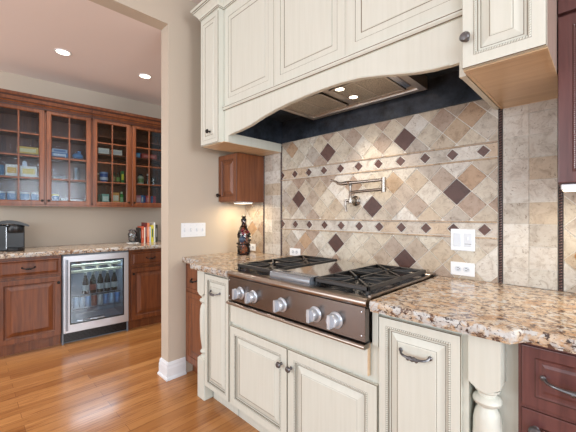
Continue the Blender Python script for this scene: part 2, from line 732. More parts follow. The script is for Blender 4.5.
def diag(x0, x1, z0, z1, cz, dark):
    """diagonal tiles on the grid of half pitch H with a tile centred at (0,cz)"""
    i0, i1 = int(math.floor(x0/H))-1, int(math.ceil(x1/H))+1
    k0, k1 = int(math.floor((z0-cz)/H))-1, int(math.ceil((z1-cz)/H))+1
    for i in range(i0, i1+1):
        for k in range(k0, k1+1):
            if (i+k) % 2:
                continue
            cx, cc = i*H, cz+k*H
            r = H-G*1.4
            pl = clip([(cx-r, cc), (cx, cc-r), (cx+r, cc), (cx, cc+r)], x0, x1, z0, z1)
            dk = (i, k) in dark
            c = random.choice(DK) if dk else random.choice(PAL)
            tile(TI, pl, c, 0.0006 if dk else 0)


diag(-0.748, 0.750, 1.606, 1.818, 1.686, {(-4, 0), (4, 0)})
diag(-0.748, 0.748, 1.216, 1.520, 1.366, {(-8, 0), (8, 0), (1, -1)})
diag(-0.748, 0.748, ZB, 1.126, 0.978, {(-3, 1), (4, 0)})
for x0, x1 in ((XW+0.002, -0.979), (0.991, 1.9)):
    diag(x0, x1, ZB, 1.35, 0.98, set())
for zc, lo, hi in ((1.562, 1.5275, 1.5965), (1.171, 1.1365, 1.2055)):
    hh = (hi-lo)/2
    ds = 0.028
    for k in range(-1, 12):
        xc = (0.687 if zc > 1.4 else 0.692)-0.1434*k
        pl = clip([(xc-ds, zc), (xc, zc-ds), (xc+ds, zc), (xc, zc+ds)], -0.748, 0.748, lo, hi)
        tile(TI, pl, random.choice(DK), 0.001)
        a, b = xc-0.1434, xc
        g = 0.0035
        e = hh-G
        for (p, q) in ((a, (a+b)/2), ((a+b)/2, b)):
            left = p == a
            if left:
                poly = [(a+g+(0.0), zc+e), (q, zc+e), (q, zc-e), (a+g, zc-e), (a+g+e, zc)]
            else:
                poly = [(p, zc+e), (b-g, zc+e), (b-g-e, zc), (b-g, zc-e), (p, zc-e)]
            if left:
                c = random.choice(PALS+[(206, 188, 166)])
            pl = clip(poly, -0.748, 0.748, lo, hi)
            tile(TI, pl, c)
    for zz in (lo-0.006, hi+0.004):      # pencil liners
        x = -0.748
        while x < 0.747:
            x2 = min(0.748, x+0.15)
            TI.c = lin(random.choice([(190, 168, 142), (200, 180, 156), (184, 164, 144)]))
            TI.box(x+0.001, x2-0.001, -0.016, -0.006, zz-0.0045, zz+0.0045, 0.002)
            x = x2
for x0, x1 in ((-0.961, -0.763), (0.770, 0.971)):
    w = (x1-x0)/2
    for ci in range(2):
        z = 1.100-0.1015*2
        while z < 1.80:
            zz0, zz1 = max(z, ZB)+G/2, min(z+0.1015, 1.80)-G/2
            if zz1-zz0 > 0.01:
                tile(TI, [(x0+ci*w+G/2, zz0), (x0+(ci+1)*w-G/2, zz0), (x0+(ci+1)*w-G/2, zz1), (x0+ci*w+G/2, zz1)], random.choice(PALS+[(200, 186, 166)]))
            z += 0.1015
TI.build('tile_field', 'tile', bs)
for xc in (-0.970, -0.753, 0.760, 0.981):
    mb = MB()
    mb.m = 1
    mb.box(xc-0.0085, xc+0.0085, -0.013, -0.006, ZB, 1.80)
    mb.m = 0
    z = ZB+0.005
    while z < 1.79:
        mb.add([(xc-.0055, -.013, z-.0055), (xc+.0055, -.013, z-.001), (xc+.0055, -.013, z+.0055), (xc-.0055, -.013, z+.001), (xc, -.019, z)],
               [(0, 1, 4), (1, 2, 4), (2, 3, 4), (3, 0, 4), (3, 2, 1, 0)])
        z += 0.0125
    mb.build('rope_border', ['rope_tile', 'rope_bed'], bs)


# ------------------------------------------------------------------ countertops
def counter(name, label, outline, front, z0=0.875, z1=0.915, seed=1, cat='countertop'):
    """outline: plan polygon of the slab; front: polyline of exposed chiselled edge"""
    t = thing(name, label, cat, (outline[0][0], outline[0][1], z0))
    top = MB().prism(outline, z0, z1, 'z')
    top.build('slab', 'granite', t)
    pts = []
    for a, b in zip(front[:-1], front[1:]):
        a, b = Vector(a), Vector(b)
        L = (b-a).length
        n = max(1, int(L/0.011))
        d = (b-a).normalized()
        nr = Vector((d.y, -d.x))
        for i in range(n):
            pts.append((a+(b-a)*i/n, nr))
    pts.append((Vector(front[-1]), nr))
    rows = [(0.0, z1+0.0003, -0.004), (0.3, z1-0.004, 0.0), (0.5, z1-0.013, 0.003), (0.7, z1-0.022, 0.003), (0.8, z1-0.031, 0.001), (0.6, z0+0.001, -0.004)]
    e = MB()
    n = len(rows)
    for i, (p, nr) in enumerate(pts):
        for k, (am, z, off) in enumerate(rows):
            w = noise.noise(Vector((p.x*55, p.y*55+seed*9, z*70)))*0.006*am+noise.noise(Vector((p.x*21, p.y*21, z*30+seed)))*0.004*am
            q = p+nr*(off+w+0.002)
            e.v.append((q.x, q.y, z))
        q = p-nr*0.02
    for i in range(len(pts)-1):
        for k in range(n-1):
            e.face((i*n+k, (i+1)*n+k, (i+1)*n+k+1, i*n+k+1))
    e.build('chiselled_edge', 'granite_edge', t)
    return t


counter('granite_countertop', 'gold granite countertop left of the rangetop, holding the decorated bottle',
        [(XW+0.002, -0.008), (XW+0.002, -0.625), (-0.93, -0.625), (-0.905, -0.732), (-0.468, -0.732), (-0.468, -0.008)],
        [(XW+0.002, -0.625), (-0.93, -0.625), (-0.905, -0.732), (-0.468, -0.732)], seed=2)
counter('granite_countertop', 'gold granite countertop right of the rangetop with chiselled front edge',
        [(0.475, -0.008), (0.475, -0.728), (0.925, -0.728), (0.95, -0.680), (1.9, -0.680), (1.9, -0.008)],
        [(0.475, -0.728), (0.925, -0.728), (0.95, -0.680), (1.9, -0.680)], seed=5)

# ------------------------------------------------------------------ cream base cabinets
YF = -0.70
GZ = ['cream', 'glaze']


def carcass(x0, x1, y0, y1, z0, z1, parent, mt='cream', name='carcass', kick=0.1, kd=0.06):
    mb = MB()
    mb.box(x0, x1, y0, y1, z0+kick, z1)
    mb.box(x0, x1, y0+kd, y1, z0, z0+kick)
    return mb.build(name, mt, parent)


def pullout(x0, x1, label, hx):
    t = thing('pullout_cabinet', label, 'cabinet', ((x0+x1)/2, -0.35, 0))
    carcass(x0-0.003, x1+(0.018 if x1 > 0 else 0.003), YF+0.02, -0.05, 0, 0.872, t, kd=0.05)
    d = raised(x0, x1, 0.112, 0.855, YF-0.002, 0.038, 0.024).build('door', GZ, t)
    rope(x0+0.034, x1-0.034, 0.146, 0.821, YF-0.002, d)
    pull(hx, YF-0.003, 0.750, d, 'bronze', 0.105)
    return t


pullout(-0.775, -0.500, 'narrow cream pullout cabinet left of the range doors with pewter pull', -0.64)
pullout(0.497, 0.787, 'narrow cream pullout cabinet right of the rangetop with rope-trimmed panel', 0.640)

t = thing('range_base_cabinet', 'wide cream double door base cabinet directly under the stainless rangetop', 'cabinet', (0, -0.35, 0))
mb = MB()
mb.box(-0.491, 0.493, YF+0.02, -0.05, 0.1, 0.735)
mb.box(-0.491, 0.493, YF+0.07, -0.05, 0, 0.1)
for a, b in ((-0.491, -0.458), (0.468, 0.493)):
    mb.box(a, b, YF+0.002, -0.05, 0.735, 0.872)
mb.build('carcass', 'cream', t)
mb = panel_mesh(-0.478, 0.452, 0.607, 0.735, YF-0.004, [(0, -0.004, 1), (0.002, 0, 1), (0.004, 0, 0)])
mb.build('apron_panel', ['cream', 'maple'], t)
for x0, x1, hx in ((-0.485, -0.003, -0.052), (0.003, 0.490, 0.010)):
    d = raised(x0, x1, 0.112, 0.582, YF-0.002, 0.050, 0.028).build('door', GZ, t)
    rope(x0+0.046, x1-0.046, 0.158, 0.536, YF-0.002, d)
    knob(-0.040 if hx < 0 else 0.028, YF-0.003, 0.498, d)

PO = [(0.033, 0), (0.036, 0.006), (0.033, 0.012), (0.024, 0.018), (0.024, 0.026), (0.033, 0.032), (0.037, 0.040), (0.033, 0.048), (0.026, 0.054),
      (0.027, 0.07), (0.034, 0.12), (0.0385, 0.18), (0.040, 0.25), (0.038, 0.32), (0.033, 0.345), (0.026, 0.358), (0.025, 0.364), (0.036, 0.372), (0.040, 0.382), (0.036, 0.392), (0.026, 0.398), (0.026, 0.406), (0.034, 0.413), (0.035, 0.420)]


def post(xc, label, zt=0.70):
    t = thing('turned_post', label, 'column', (xc, YF+0.038, 0), 'turned corner posts of the range cabinets')
    w = 0.0435
    y0, y1 = YF+0.002, YF+0.002+0.08
    yc = (y0+y1)/2
    mb = MB()
    # square head whose lower front and side edges are cut to a curve
    n = 9
    poly = [(xc-w, 0.873), (xc-w, zt+0.020)]
    poly += [(xc-w+2*w*i/n, zt+0.020-0.022*math.sin(PI*i/n)) for i in range(1, n)]
    poly += [(xc+w, zt+0.020), (xc+w, 0.873)]
    mb.prism(poly, y0, y1)
    mb.build('square_head', 'cream', t)
    s_ = (zt-0.275)/0.42
    MB().lathe([(r*1.03, 0.275+h*s_) for r, h in PO], (xc, yc, 0), 'z', 28).build('turned_shaft', 'cream', t)
    mb = MB()
    mb.box(xc-w, xc+w, y0, y1, 0.0, 0.27, 0.003)
    mb.box(xc-w+0.006, xc+w-0.006, y0+0.006, y1-0.006, 0.268, 0.278, 0.002)
    mb.build('plinth', 'cream', t)
    return t


post(-0.830, 'turned cream post at the left end of the range cabinets, standing on the oak floor')
post(0.852, 'turned cream post right of the rope-trimmed pullout, beside the cherry drawers')
# cream fillers behind the posts
t = thing('filler_panel', 'narrow cream side panel between right turned post and cherry drawers', 'panel', (0.86, -0.3, 0))
MB().box(0.808, 0.929, -0.618, -0.05, 0, 0.873).build('board', 'cream', t)
t = thing('filler_panel', 'cream side panel behind the left turned post', 'panel', (-0.84, -0.3, 0))
MB().box(-0.885, -0.784, -0.618, -0.05, 0, 0.873).build('board', 'cream', t)

# ------------------------------------------------------------------ cherry base cabinets, kitchen
CZ = ['cherry', 'cherry_glaze']
t = thing('base_cabinet', 'cherry base cabinet with one drawer in the corner by the light switches', 'cabinet', (-1.06, -0.3, 0))
mb = MB()
mb.box(XW+0.003, -0.888, -0.598, -0.02, 0.1, 0.873)
mb.box(XW+0.003, -0.888, -0.54, -0.02, 0.0, 0.1)
mb.build('carcass', 'cherry', t)
d = flatdrawer(XW+0.008, -0.898, 0.665, 0.855, -0.602, 0.022).build('drawer', CZ, t)
pull(-1.075, -0.604, 0.752, d, 'black_hw', 0.085)
d = raised(XW+0.008, -0.898, 0.115, 0.650, -0.602, 0.045).build('door', CZ, t)
t = thing('drawer_cabinet', 'cherry drawer cabinet at the right edge beside the turned post', 'cabinet', (1.4, -0.3, 0))
RZ = ['cherry_daylit', 'cherry_glaze']
mb = MB()
mb.box(0.932, 1.895, -0.652, -0.02, 0.1, 0.873)
mb.box(0.932, 1.895, -0.60, -0.02, 0.0, 0.1)
mb.build('carcass', 'cherry_daylit', t)
d = flatdrawer(0.940, 1.40, 0.683, 0.862, -0.657, 0.040).build('drawer', RZ, t)
pull(1.072, -0.660, 0.775, d, 'bronze', 0.16)
d = flatdrawer(1.405, 1.89, 0.683, 0.862, -0.657, 0.040).build('drawer', RZ, t)
pull(1.645, -0.660, 0.775, d, 'bronze', 0.16)
for x0, x1, kx in ((0.940, 1.40, 0.975), (1.405, 1.89, 1.43)):
    d = raised(x0, x1, 0.115, 0.675, -0.657, 0.05).build('door', RZ, t)
    rope(x0+0.052, x1-0.052, 0.167, 0.623, -0.656, d, mats=('cherry_daylit', 'cherry_glaze'))
    knob(kx, -0.658, 0.625, d)


# ------------------------------------------------------------------ rangetop
rt = thing('rangetop', 'stainless steel gas rangetop with five knobs set into the granite', 'rangetop', (0.0, -0.4, 0.74))
X0, X1 = -0.445, 0.462
mb = MB()
mb.box(X0+0.004, X1-0.004, -0.715, -0.03, 0.738, 0.918)
mb.build('body', 'steel', rt)
# bullnose profile swept along x
mb = MB()
mb.smooth = True
pr = [(-0.700, 0.922)]+[(-0.728-0.018*math.sin(a), 0.904+0.018*math.cos(a)) for a in [PI*i/10 for i in range(11)]]+[(-0.715, 0.886)]
mb.prism(pr, X0-0.004, X1+0.004, 'x')
mb.build('bullnose', 'steel_bright', rt)
mb = MB()
mb.box(X0, X1, -0.742, -0.712, 0.754, 0.888, 0.001)
mb.build('control_panel', 'steel', rt)
for x in (X0+0.012, X1-0.016):
    for z in (0.775, 0.868):
        mb = MB()
        mb.lathe([(0.0001, 0.0), (0.0042, 0), (0.004, 0.0015), (0.0001, 0.003)], (x, -0.742, z), 'y', 10)
        mb.build('screw', 'steel_plain', rt)
mb = MB()
mb.smooth = True
pr = [(-0.712, 0.747)]+[(-0.745-0.011*math.sin(a), 0.737+0.010*math.cos(a)) for a in [PI*i/8 for i in range(9)]]+[(-0.712, 0.727)]
mb.prism(pr, X0-0.002, X1+0.002, 'x')
mb.build('drip_rail', 'steel_bright', rt)
MB().box(X0, X1, -0.722, -0.705, 0.746, 0.755).build('shadow_gap', 'shadow_line', rt)
for x in (-0.325, -0.213, 0.005, 0.215, 0.325):
    k = MB().lathe([(0.0001, 0), (0.034, 0), (0.035, 0.004), (0.032, 0.008), (0.027, 0.010), (0.026, 0.034), (0.023, 0.038), (0.0001, 0.0385)], (x, -0.742, 0.810), 'y', 28).build('knob', 'knob_steel', rt)
    g_ = MB()
    g_.box(x-0.0075, x+0.0075, -0.797, -0.774, 0.784, 0.840, 0.002)
    g_.build('grip', 'knob_steel', k)
# top pan and rear trim
mb = MB()
mb.box(X0+0.012, X1-0.012, -0.695, -0.100, 0.918, 0.922)
mb.build('burner_pan', 'burner_pan', rt)
mb = MB()
mb.box(X0, X1, -0.100, -0.018, 0.916, 0.930, 0.002)
for a, b in ((X0, X0+0.012), (X1-0.012, X1)):
    mb.box(a, b, -0.70, -0.055, 0.916, 0.927, 0.001)
mb.build('rim', 'steel_bright', rt)


def burner(xc, yc):
    b = MB()
    b.lathe([(0.055, 0.922), (0.052, 0.926), (0.040, 0.928), (0.036, 0.934), (0.030, 0.938), (0.0001, 0.939)], (xc, yc, 0), 'z', 24)
    b.build('burner', 'iron', rt)


def grate(x0, x1, y0, y1):
    g = MB()
    zt, zb, w = 0.957, 0.944, 0.0065
    zt2 = zt
    for a, b, c_, d_ in ((x0, x1, y0, y0+2*w), (x0, x1, y1-2*w, y1), (x0, x0+2*w, y0, y1), (x1-2*w, x1, y0, y1)):
        g.box(a, b, c_, d_, zb-0.006, zt2, 0.0025)
    ym = (y0+y1)/2
    g.box(x0, x1, ym-w, ym+w, zb, zt, 0.002)
    for yc in ((y0+ym)/2, (y1+ym)/2):
        xc = (x0+x1)/2
        for dx, dy in ((1, 0), (-1, 0), (0, 1), (0, -1), (0.75, 0.75), (-0.75, 0.75), (0.75, -0.75), (-0.75, -0.75)):
            ex = xc+dx*(x1-x0)/2*(1.0 if abs(dx) == 1 else 1.3)
            ey = yc+dy*(ym-y0)/2*(1.0 if abs(dy) == 1 else 1.3)
            ex = min(max(ex, x0+w), x1-w)
            ey = min(max(ey, yc-(ym-y0)/2+w), yc+(ym-y0)/2-w)
            sx_, sy_ = xc+dx*0.028, yc+dy*0.028
            a = Vector((sx_, sy_, 0))
            b = Vector((ex, ey, 0))
            d_ = (b-a).normalized()
            nn = Vector((-d_.y, d_.x, 0))*0.0045
            vs = []
            for z in (zb, zt):
                vs += [(a-nn).to_tuple()[:2]+(z,), (b-nn).to_tuple()[:2]+(z,), (b+nn).to_tuple()[:2]+(z,), (a+nn).to_tuple()[:2]+(z,)]
            g.add(vs, [(3, 2, 1, 0), (4, 5, 6, 7), (0, 1, 5, 4), (1, 2, 6, 5), (2, 3, 7, 6), (3, 0, 4, 7)])
    for x in (x0+0.003, x1-0.017):
        for y in (y0+0.004, ym-0.007, y1-0.018):
            g.box(x, x+0.014, y, y+0.014, 0.921, zb)
    g.build('grate', 'iron', rt)


for x0, x1 in ((-0.428, -0.120), (0.162, 0.448)):
    grate(x0, x1, -0.690, -0.118)
    for yc in (-0.547, -0.261):
        burner((x0+x1)/2, yc)
mb = MB()
mb.box(-0.112, 0.154, -0.640, -0.112, 0.922, 0.950, 0.003)
mb.build('griddle', 'griddle', rt)
mb = MB()
mb.smooth = True
pr = [(-0.635, 0.922), (-0.712, 0.922), (-0.715, 0.930), (-0.714, 0.946), (-0.708, 0.955), (-0.698, 0.958), (-0.650, 0.958), (-0.635, 0.953)]
mb.prism(pr, -0.114, 0.156, 'x')
dt = mb.build('drip_tray', 'steel_tray', rt)
mb = MB()
mb.lathe([(0.0001, 0), (0.020, 0), (0.019, 0.003), (0.0001, 0.0035)], (-0.035, -0.672, 0.957), 'z', 20, 1.5, 0.55)
mb.build('oval_recess', 'black_hw', dt)

# ------------------------------------------------------------------ hood cabinet (cream mantel)
hd = thing('hood_cabinet', 'large cream hood cabinet with arched mantel above the rangetop', 'range hood', (0, -0.27, 1.75))
HX0, HX1, HY = -0.786, 0.757, -0.53
ARCH = [(-0.735, 1.750), (-0.735, 1.795), (-0.70, 1.797), (-0.60, 1.803), (-0.49, 1.817), (-0.373, 1.843), (-0.257, 1.862), (-0.15, 1.873), (-0.03, 1.881), (0.09, 1.885), (0.205, 1.884), (0.316, 1.875), (0.417, 1.855), (0.508, 1.834), (0.572, 1.820), (0.640, 1.811), (0.70, 1.808), (0.735, 1.808), (0.735, 1.753)]
mb = MB()
poly = [(HX0, 2.72), (HX0, 1.750)]+ARCH+[(HX1, 1.753), (HX1, 2.72)]
mb.prism(poly, HY-0.010, HY+0.012)
mb.build('mantel', 'cream', hd)
mb = MB()
mb.smooth = True
AL = [p for p in ARCH[2:-2]]
mb.tube([(p[0], HY-0.011, p[1]+0.004) for p in AL], 0.0045, 6)
mb.build('arch_bead', 'cream', hd)
MB().box(HX0, HX0+0.040, HY+0.012, -0.0205, 1.750, 2.72).build('side_panel', 'cream', hd)
MB().box(HX1-0.02, HX1, HY+0.012, -0.0205, 1.753, 2.72).build('side_panel', 'cream', hd)
lb = MB()
lb.box(HX0+0.040, HX0+0.046, HY+0.014, -0.0125, 1.816, 2.0)
lb.box(HX1-0.026, HX1-0.02, HY+0.014, -0.0125, 1.816, 2.0)
lb.box(HX0+0.040, HX1-0.02, -0.0185, -0.0125, 1.8215, 2.0)
lb.box(HX0+0.040, HX1-0.02, HY+0.0125, HY+0.016, 1.89, 2.0)
lb.box(HX0+0.040, HX1-0.02, HY+0.014, -0.0125, 1.994, 2.0)
lb.build('liner', 'liner', hd)
crown_path([(HX0, HY-0.010), (0.757, HY-0.010)], 1.972, [(0, 0, 0), (0.006, 0, 1), (0.008, 0.004, 0), (0.014, 0.012, 0), (0.016, 0.018, 1), (0.018, 0.020, 0), (0.018, 0.026, 0), (0, 0.026, 0)], GZ, 'ledge_molding', hd)
for x0, x1 in ((-0.780, -0.272), (-0.262, 0.232), (0.242, 0.752)):
    raised(x0, x1, 2.006, 2.66, HY-0.012, 0.052, 0.013, 0.0045).build('door', GZ, hd)
crown_path([(HX0, HY-0.010), (0.757, HY-0.010)], 2.68, CROWN, GZ, 'crown_molding', hd)

t = thing('wall_cabinet', 'tall narrow cream wall cabinet left of the hood, with crown molding', 'cabinet', (-0.9, -0.29, 1.75))
mb = MB()
mb.box(-1.022, -0.787, -0.585, -0.0205, 1.752, 2.72)
mb.build('carcass', 'cream', t)
MB().box(-1.022, -0.748, -0.565, -0.0205, 1.7475, 1.7515).build('underside', 'maple', t)
d = raised(-1.018, -0.790, 1.755, 2.665, -0.589, 0.036, 0.012, 0.0035).build('door', GZ, t)
knob(-0.890, -0.590, 1.838, d, 'black_hw')
crown_path([(-1.022, -0.019), (-1.022, -0.587), (-0.787, -0.587), (-0.787, -0.545)], 2.68, CROWN, GZ, 'crown_molding', t)

t = thing('wall_cabinet', 'cream wall cabinet right of the hood with rope trim and maple underside', 'cabinet', (0.87, -0.3, 1.753))
mb = MB()
mb.m = 0
mb.box(0.760, 0.991, -0.580, -0.0205, 1.757, 2.72)
mb.build('carcass', 'cream', t)
MB().box(0.9915, 0.9945, -0.578, -0.019, 1.757, 2.72).build('end_panel', 'tan_side', t)
mb = MB()
mb.box(0.772, 0.983, -0.560, -0.015, 1.7545, 1.757)
for a in ((0.761, 0.772, -0.580, -0.002), (0.983, 0.994, -0.580, -0.002), (0.772, 0.983, -0.580, -0.560), (0.772, 0.983, -0.015, -0.002)):
    mb.box(*a, 1.7525, 1.757)
mb.build('underside', 'maple', t)
d = raised(0.762, 0.993, 1.756, 2.645, -0.602, 0.046, 0.024, 0.0022).build('door', GZ, t)
rope(0.762+0.040, 0.993-0.040, 1.796, 2.605, -0.602, d)
knob(0.778, -0.603, 1.852, d, 'bronze', 1.1)
crown_path([(0.760, -0.60), (0.993, -0.60), (0.993, -0.40)], 2.68, CROWN, GZ, 'crown_molding', t)

# stainless insert
IX0, IX1, IY0, IY1, IZ = -0.372, 0.432, -0.470, -0.058, 1.925
t = thing('hood_insert', 'stainless vent insert with mesh filters and lights inside the hood', 'hood insert', ((IX0+IX1)/2, -0.26, 1.92))
mb = MB()
lp = []
for ins, z in ((0, 1.993), (0, IZ), (0.035, IZ), (0.037, IZ+0.010), (0.040, IZ+0.010)):
    lp.append([(IX0+ins, IY0+ins, z), (IX1-ins, IY0+ins, z), (IX1-ins, IY1-ins, z), (IX0+ins, IY1-ins, z)])
mb.rings(lp, True, True)
mb.build('housing', 'steel_insert', t)
xm = (IX0+IX1)/2
for a, b in ((IX0+0.045, xm-0.050), (xm+0.010, IX1-0.085)):
    mb = MB()
    mb.box(a, b, IY0+0.05, IY1-0.075, IZ+0.003, IZ+0.010)
    f_ = mb.build('filter', 'filter', t)
    mb = MB()
    for q in ((a, b, IY0+0.05, IY0+0.060), (a, b, IY1-0.085, IY1-0.075), (a, a+0.010, IY0+0.05, IY1-0.075), (b-0.010, b, IY0+0.05, IY1-0.075)):
        mb.box(*q, IZ, IZ+0.010)
    mb.box((a+b)/2-0.004, (a+b)/2+0.004, IY0+0.06, IY1-0.085, IZ+0.001, IZ+0.004)
    mb.build('filter_frame', 'steel_insert', f_)
mb = MB()
mb.box(IX1-0.078, IX1-0.045, IY0+0.10, IY1-0.10, IZ+0.002, IZ+0.010)
mb.build('control_strip', 'steel_plain', t)
for lx, ly in ((0.096, -0.395), (0.084, -0.243)):
    MB().lathe([(0.030, IZ+0.009), (0.030, IZ-0.001), (0.024, IZ-0.001), (0.024, IZ+0.008)], (lx, ly, 0), 'z', 20).build('lamp_ring', 'steel_plain', t)
    MB().lathe([(0.0001, IZ+0.0005), (0.0235, IZ+0.0005), (0.0235, IZ+0.004), (0.0001, IZ+0.004)], (lx, ly, 0), 'z', 20).build('lamp', 'lamp', t)
    sl = bpy.data.lights.new('hood_spot', 'SPOT')
    sl.energy = 9
    sl.color = (1.0, 0.86, 0.68)
    sl.spot_size = math.radians(110)
    sl.spot_blend = 0.6
    sl.shadow_soft_size = 0.025
    so = bpy.data.objects.new('hood_spot', sl)
    COL.objects.link(so)
    so.location = (lx, ly, IZ-0.012)

# ------------------------------------------------------------------ cherry wall cabinets
t = thing('wall_cabinet', 'small cherry wall cabinet in the corner above the decorated bottle', 'cabinet', (-1.1, -0.15, 1.35))
MB().box(XW+0.003, -0.969, -0.285, -0.013, 1.352, 1.742).build('carcass', 'cherry', t)
d = raised(XW+0.006, -0.971, 1.356, 1.738, -0.300, 0.045, 0.022).build('door', CZ, t)
d.data.name = 'door'
knob(-1.200, -0.302, 1.408, d, 'black_hw')
t = thing('under_cabinet_light', 'slim lit light bar under the corner cherry wall cabinet', 'light', (-1.1, -0.15, 1.335))
MB().box(-1.12, -0.985, -0.22, -0.12, 1.340, 1.351, 0.002).build('housing', 'plate', t)
MB().box(-1.115, -0.990, -0.215, -0.125, 1.337, 1.3405).build('lens', 'lamp_strip', t)
area('under_cabinet_glow', (-1.05, -0.17, 1.333), (0, 0, 0), 0.12, 0.09, 1.4, (1.0, 0.78, 0.48))

t = thing('wall_cabinet', 'cherry wall cabinet at the right edge of the backsplash', 'cabinet', (1.4, -0.16, 1.35))
MB().box(0.996, 1.895, -0.312, -0.013, 1.355, 2.72).build('carcass', 'cherry_daylit', t)
for x0, x1, kx in ((0.997, 1.44, 1.42), (1.446, 1.893, 1.47)):
    for z0, z1 in ((1.358, 1.950), (1.962, 2.66)):
        d = raised(x0, x1, z0, z1, -0.332, 0.045, 0.03).build('door', RZ, t)
        rope(x0+0.043, x1-0.043, z0+0.043, z1-0.043, -0.331, d, mats=('cherry_daylit', 'cherry_glaze'))
t = thing('under_cabinet_light', 'slim lit light bar under the cherry wall cabinet at right edge', 'light', (1.2, -0.28, 1.335))
MB().box(1.005, 1.5, -0.33+0.005, -0.25, 1.334, 1.3545, 0.003).build('housing', 'plate', t)
MB().box(1.010, 1.495, -0.325+0.005, -0.255, 1.331, 1.3345).build('lens', 'lamp_strip', t)
area('under_cabinet_glow', (1.25, -0.26, 1.327), (0, 0, 0), 0.48, 0.07, 2.0, (1.0, 0.84, 0.6))


# ------------------------------------------------------------------ pot filler
t = thing('pot_filler', 'brushed nickel folding pot filler faucet mounted on the tile', 'faucet', (0.0, -0.02, 1.33))
bx, rx, bz = -0.044, -0.046, 1.336
MB().lathe([(0.034, 0.0165), (0.034, 0.020), (0.028, 0.024), (0.016, 0.028), (0.014, 0.075), (0.0001, 0.077)], (bx, 0, bz), 'y', 24).build('wall_flange', 'nickel', t)
mb = MB()
mb.lathe([(0.0001, bz-0.022), (0.012, bz-0.020), (0.014, bz-0.01), (0.011, bz+0.015), (0.011, bz+0.03), (0.009, bz+0.035), (0.009, bz+0.095), (0.013, bz+0.098), (0.013, bz+0.112), (0.010, bz+0.118), (0.0001, bz+0.12)], (rx, -0.08, 0), 'z', 16)
mb.build('riser', 'nickel', t)
MB().tube([(bx, -0.075, bz), (rx, -0.08, bz), ((rx-0.030), -0.084, bz)], [0.011, 0.010, 0.008], 10).build('valve_body', 'nickel', t)
MB().tube([((rx-0.032), -0.084, bz+0.010), ((rx-0.034), -0.086, bz-0.02), ((rx-0.030), -0.088, bz-0.05), ((rx-0.028), -0.088, bz-0.072)], [0.007, 0.0055, 0.007, 0.0085], 10).build('lever_handle', 'nickel', t)
MB().tube([(rx, -0.08, 1.389), (0.189, -0.095, 1.396)], 0.0095, 10).build('lower_arm', 'nickel', t)
MB().tube([(0.193, -0.095, 1.378), (0.193, -0.095, 1.464)], 0.0125, 12).build('elbow_joint', 'nickel', t)
MB().tube([(0.186, -0.095, 1.452), (-0.02, -0.10, 1.448), (-0.06, -0.102, 1.448)], [0.009, 0.010, 0.012], 10).build('upper_arm', 'nickel', t)
MB().lathe([(0.0001, 1.462), (0.018, 1.460), (0.014, 1.452), (0.010, 1.436), (0.0001, 1.434)], (-0.045, -0.102, 0), 'z', 14).build('spout_valve', 'nickel', t)
MB().tube([(-0.06, -0.102, 1.448), (-0.10, -0.104, 1.445), (-0.125, -0.106, 1.450), (-0.14, -0.108, 1.462), (-0.165, -0.108, 1.470), (-0.180, -0.108, 1.474)], [0.013, 0.011, 0.009, 0.007, 0.007, 0.009], 10).build('spout_lever', 'nickel', t)

# ------------------------------------------------------------------ switches and outlets


def receptacle(mb, cx, cz, y, horiz=True):
    for s_ in (-1, 1):
        c0 = cx+s_*0.0195 if horiz else cx
        mb.m = 1
        mb.lathe([(0.0001, 0), (0.0165, 0), (0.016, 0.0015), (0.0001, 0.002)], (c0, y, cz), 'y', 16, 1, 0.85)
        mb.m = 2
        for dz in (-0.006, 0.006):
            mb.box(c0-0.005, c0+0.004, y-0.0027, y-0.001, cz+dz-0.0012, cz+dz+0.0012)
        mb.box(c0+0.006, c0+0.010, y-0.0027, y-0.001, cz-0.002, cz+0.002)


t = thing('switch_plate', 'white two-rocker switch plate on the tile right of the range', 'light switch', (0.59, -0.012, 1.06))
MB().box(0.537, 0.652, -0.018, -0.013, 1.060, 1.172, 0.003).build('plate', 'plate', t)
MB().box(0.552, 0.587, -0.0215, -0.017, 1.082, 1.150, 0.0015).build('rocker', 'plate_shade', t)
mb = MB()
mb.box(0.602, 0.638, -0.0205, -0.017, 1.082, 1.150, 0.0015)
mb.m = 1
mb.box(0.617, 0.623, -0.0235, -0.020, 1.115, 1.132, 0.001)
mb.m = 2
mb.box(0.605, 0.635, -0.0212, -0.020, 1.095, 1.097)
mb.build('dimmer', ['plate_shade', 'plate', 'plate_dark'], t)


def outlet(label, x0, x1, z0, z1):
    t = thing('outlet', label, 'outlet', ((x0+x1)/2, -0.012, z0))
    MB().box(x0, x1, -0.017, -0.013, z0, z1, 0.002).build('plate', 'plate', t)
    mb = MB()
    receptacle(mb, (x0+x1)/2, (z0+z1)/2, -0.017)
    mb.build('receptacle', ['plate', 'plate_shade', 'plate_dark'], t)


outlet('white outlet on the tile directly below the two-rocker switch plate', 0.536, 0.650, 0.931, 1.000)
outlet('white outlet on the tile behind the left grate of the rangetop', -0.655, -0.540, 0.925, 0.985)
outlet('white outlet on the corner tile beside the decorated bottle', -1.185, -1.075, 0.925, 0.985)

t = thing('switch_plate', 'white four-switch plate on the tan wall beside the doorway', 'light switch', (XW, -0.53, 1.068))
MB().box(XW, XW+0.006, -0.637, -0.424, 1.068, 1.180, 0.002).build('plate', 'plate', t)
for k in range(4):
    y = -0.637+0.0265+k*0.0533
    mb = MB()
    mb.box(XW+0.006, XW+0.0075, y-0.006, y+0.006, 1.110, 1.138)
    mb.m = 1
    mb.box(XW+0.0075, XW+0.016, y-0.004, y+0.004, 1.122, 1.134, 0.001)
    mb.build('toggle', ['plate_shade', 'plate'], t)
    for z in (1.086, 1.162):
        MB().box(XW+0.006, XW+0.0068, y-0.0025, y+0.0025, z-0.0025, z+0.0025).build('screw', 'plate_shade', t)

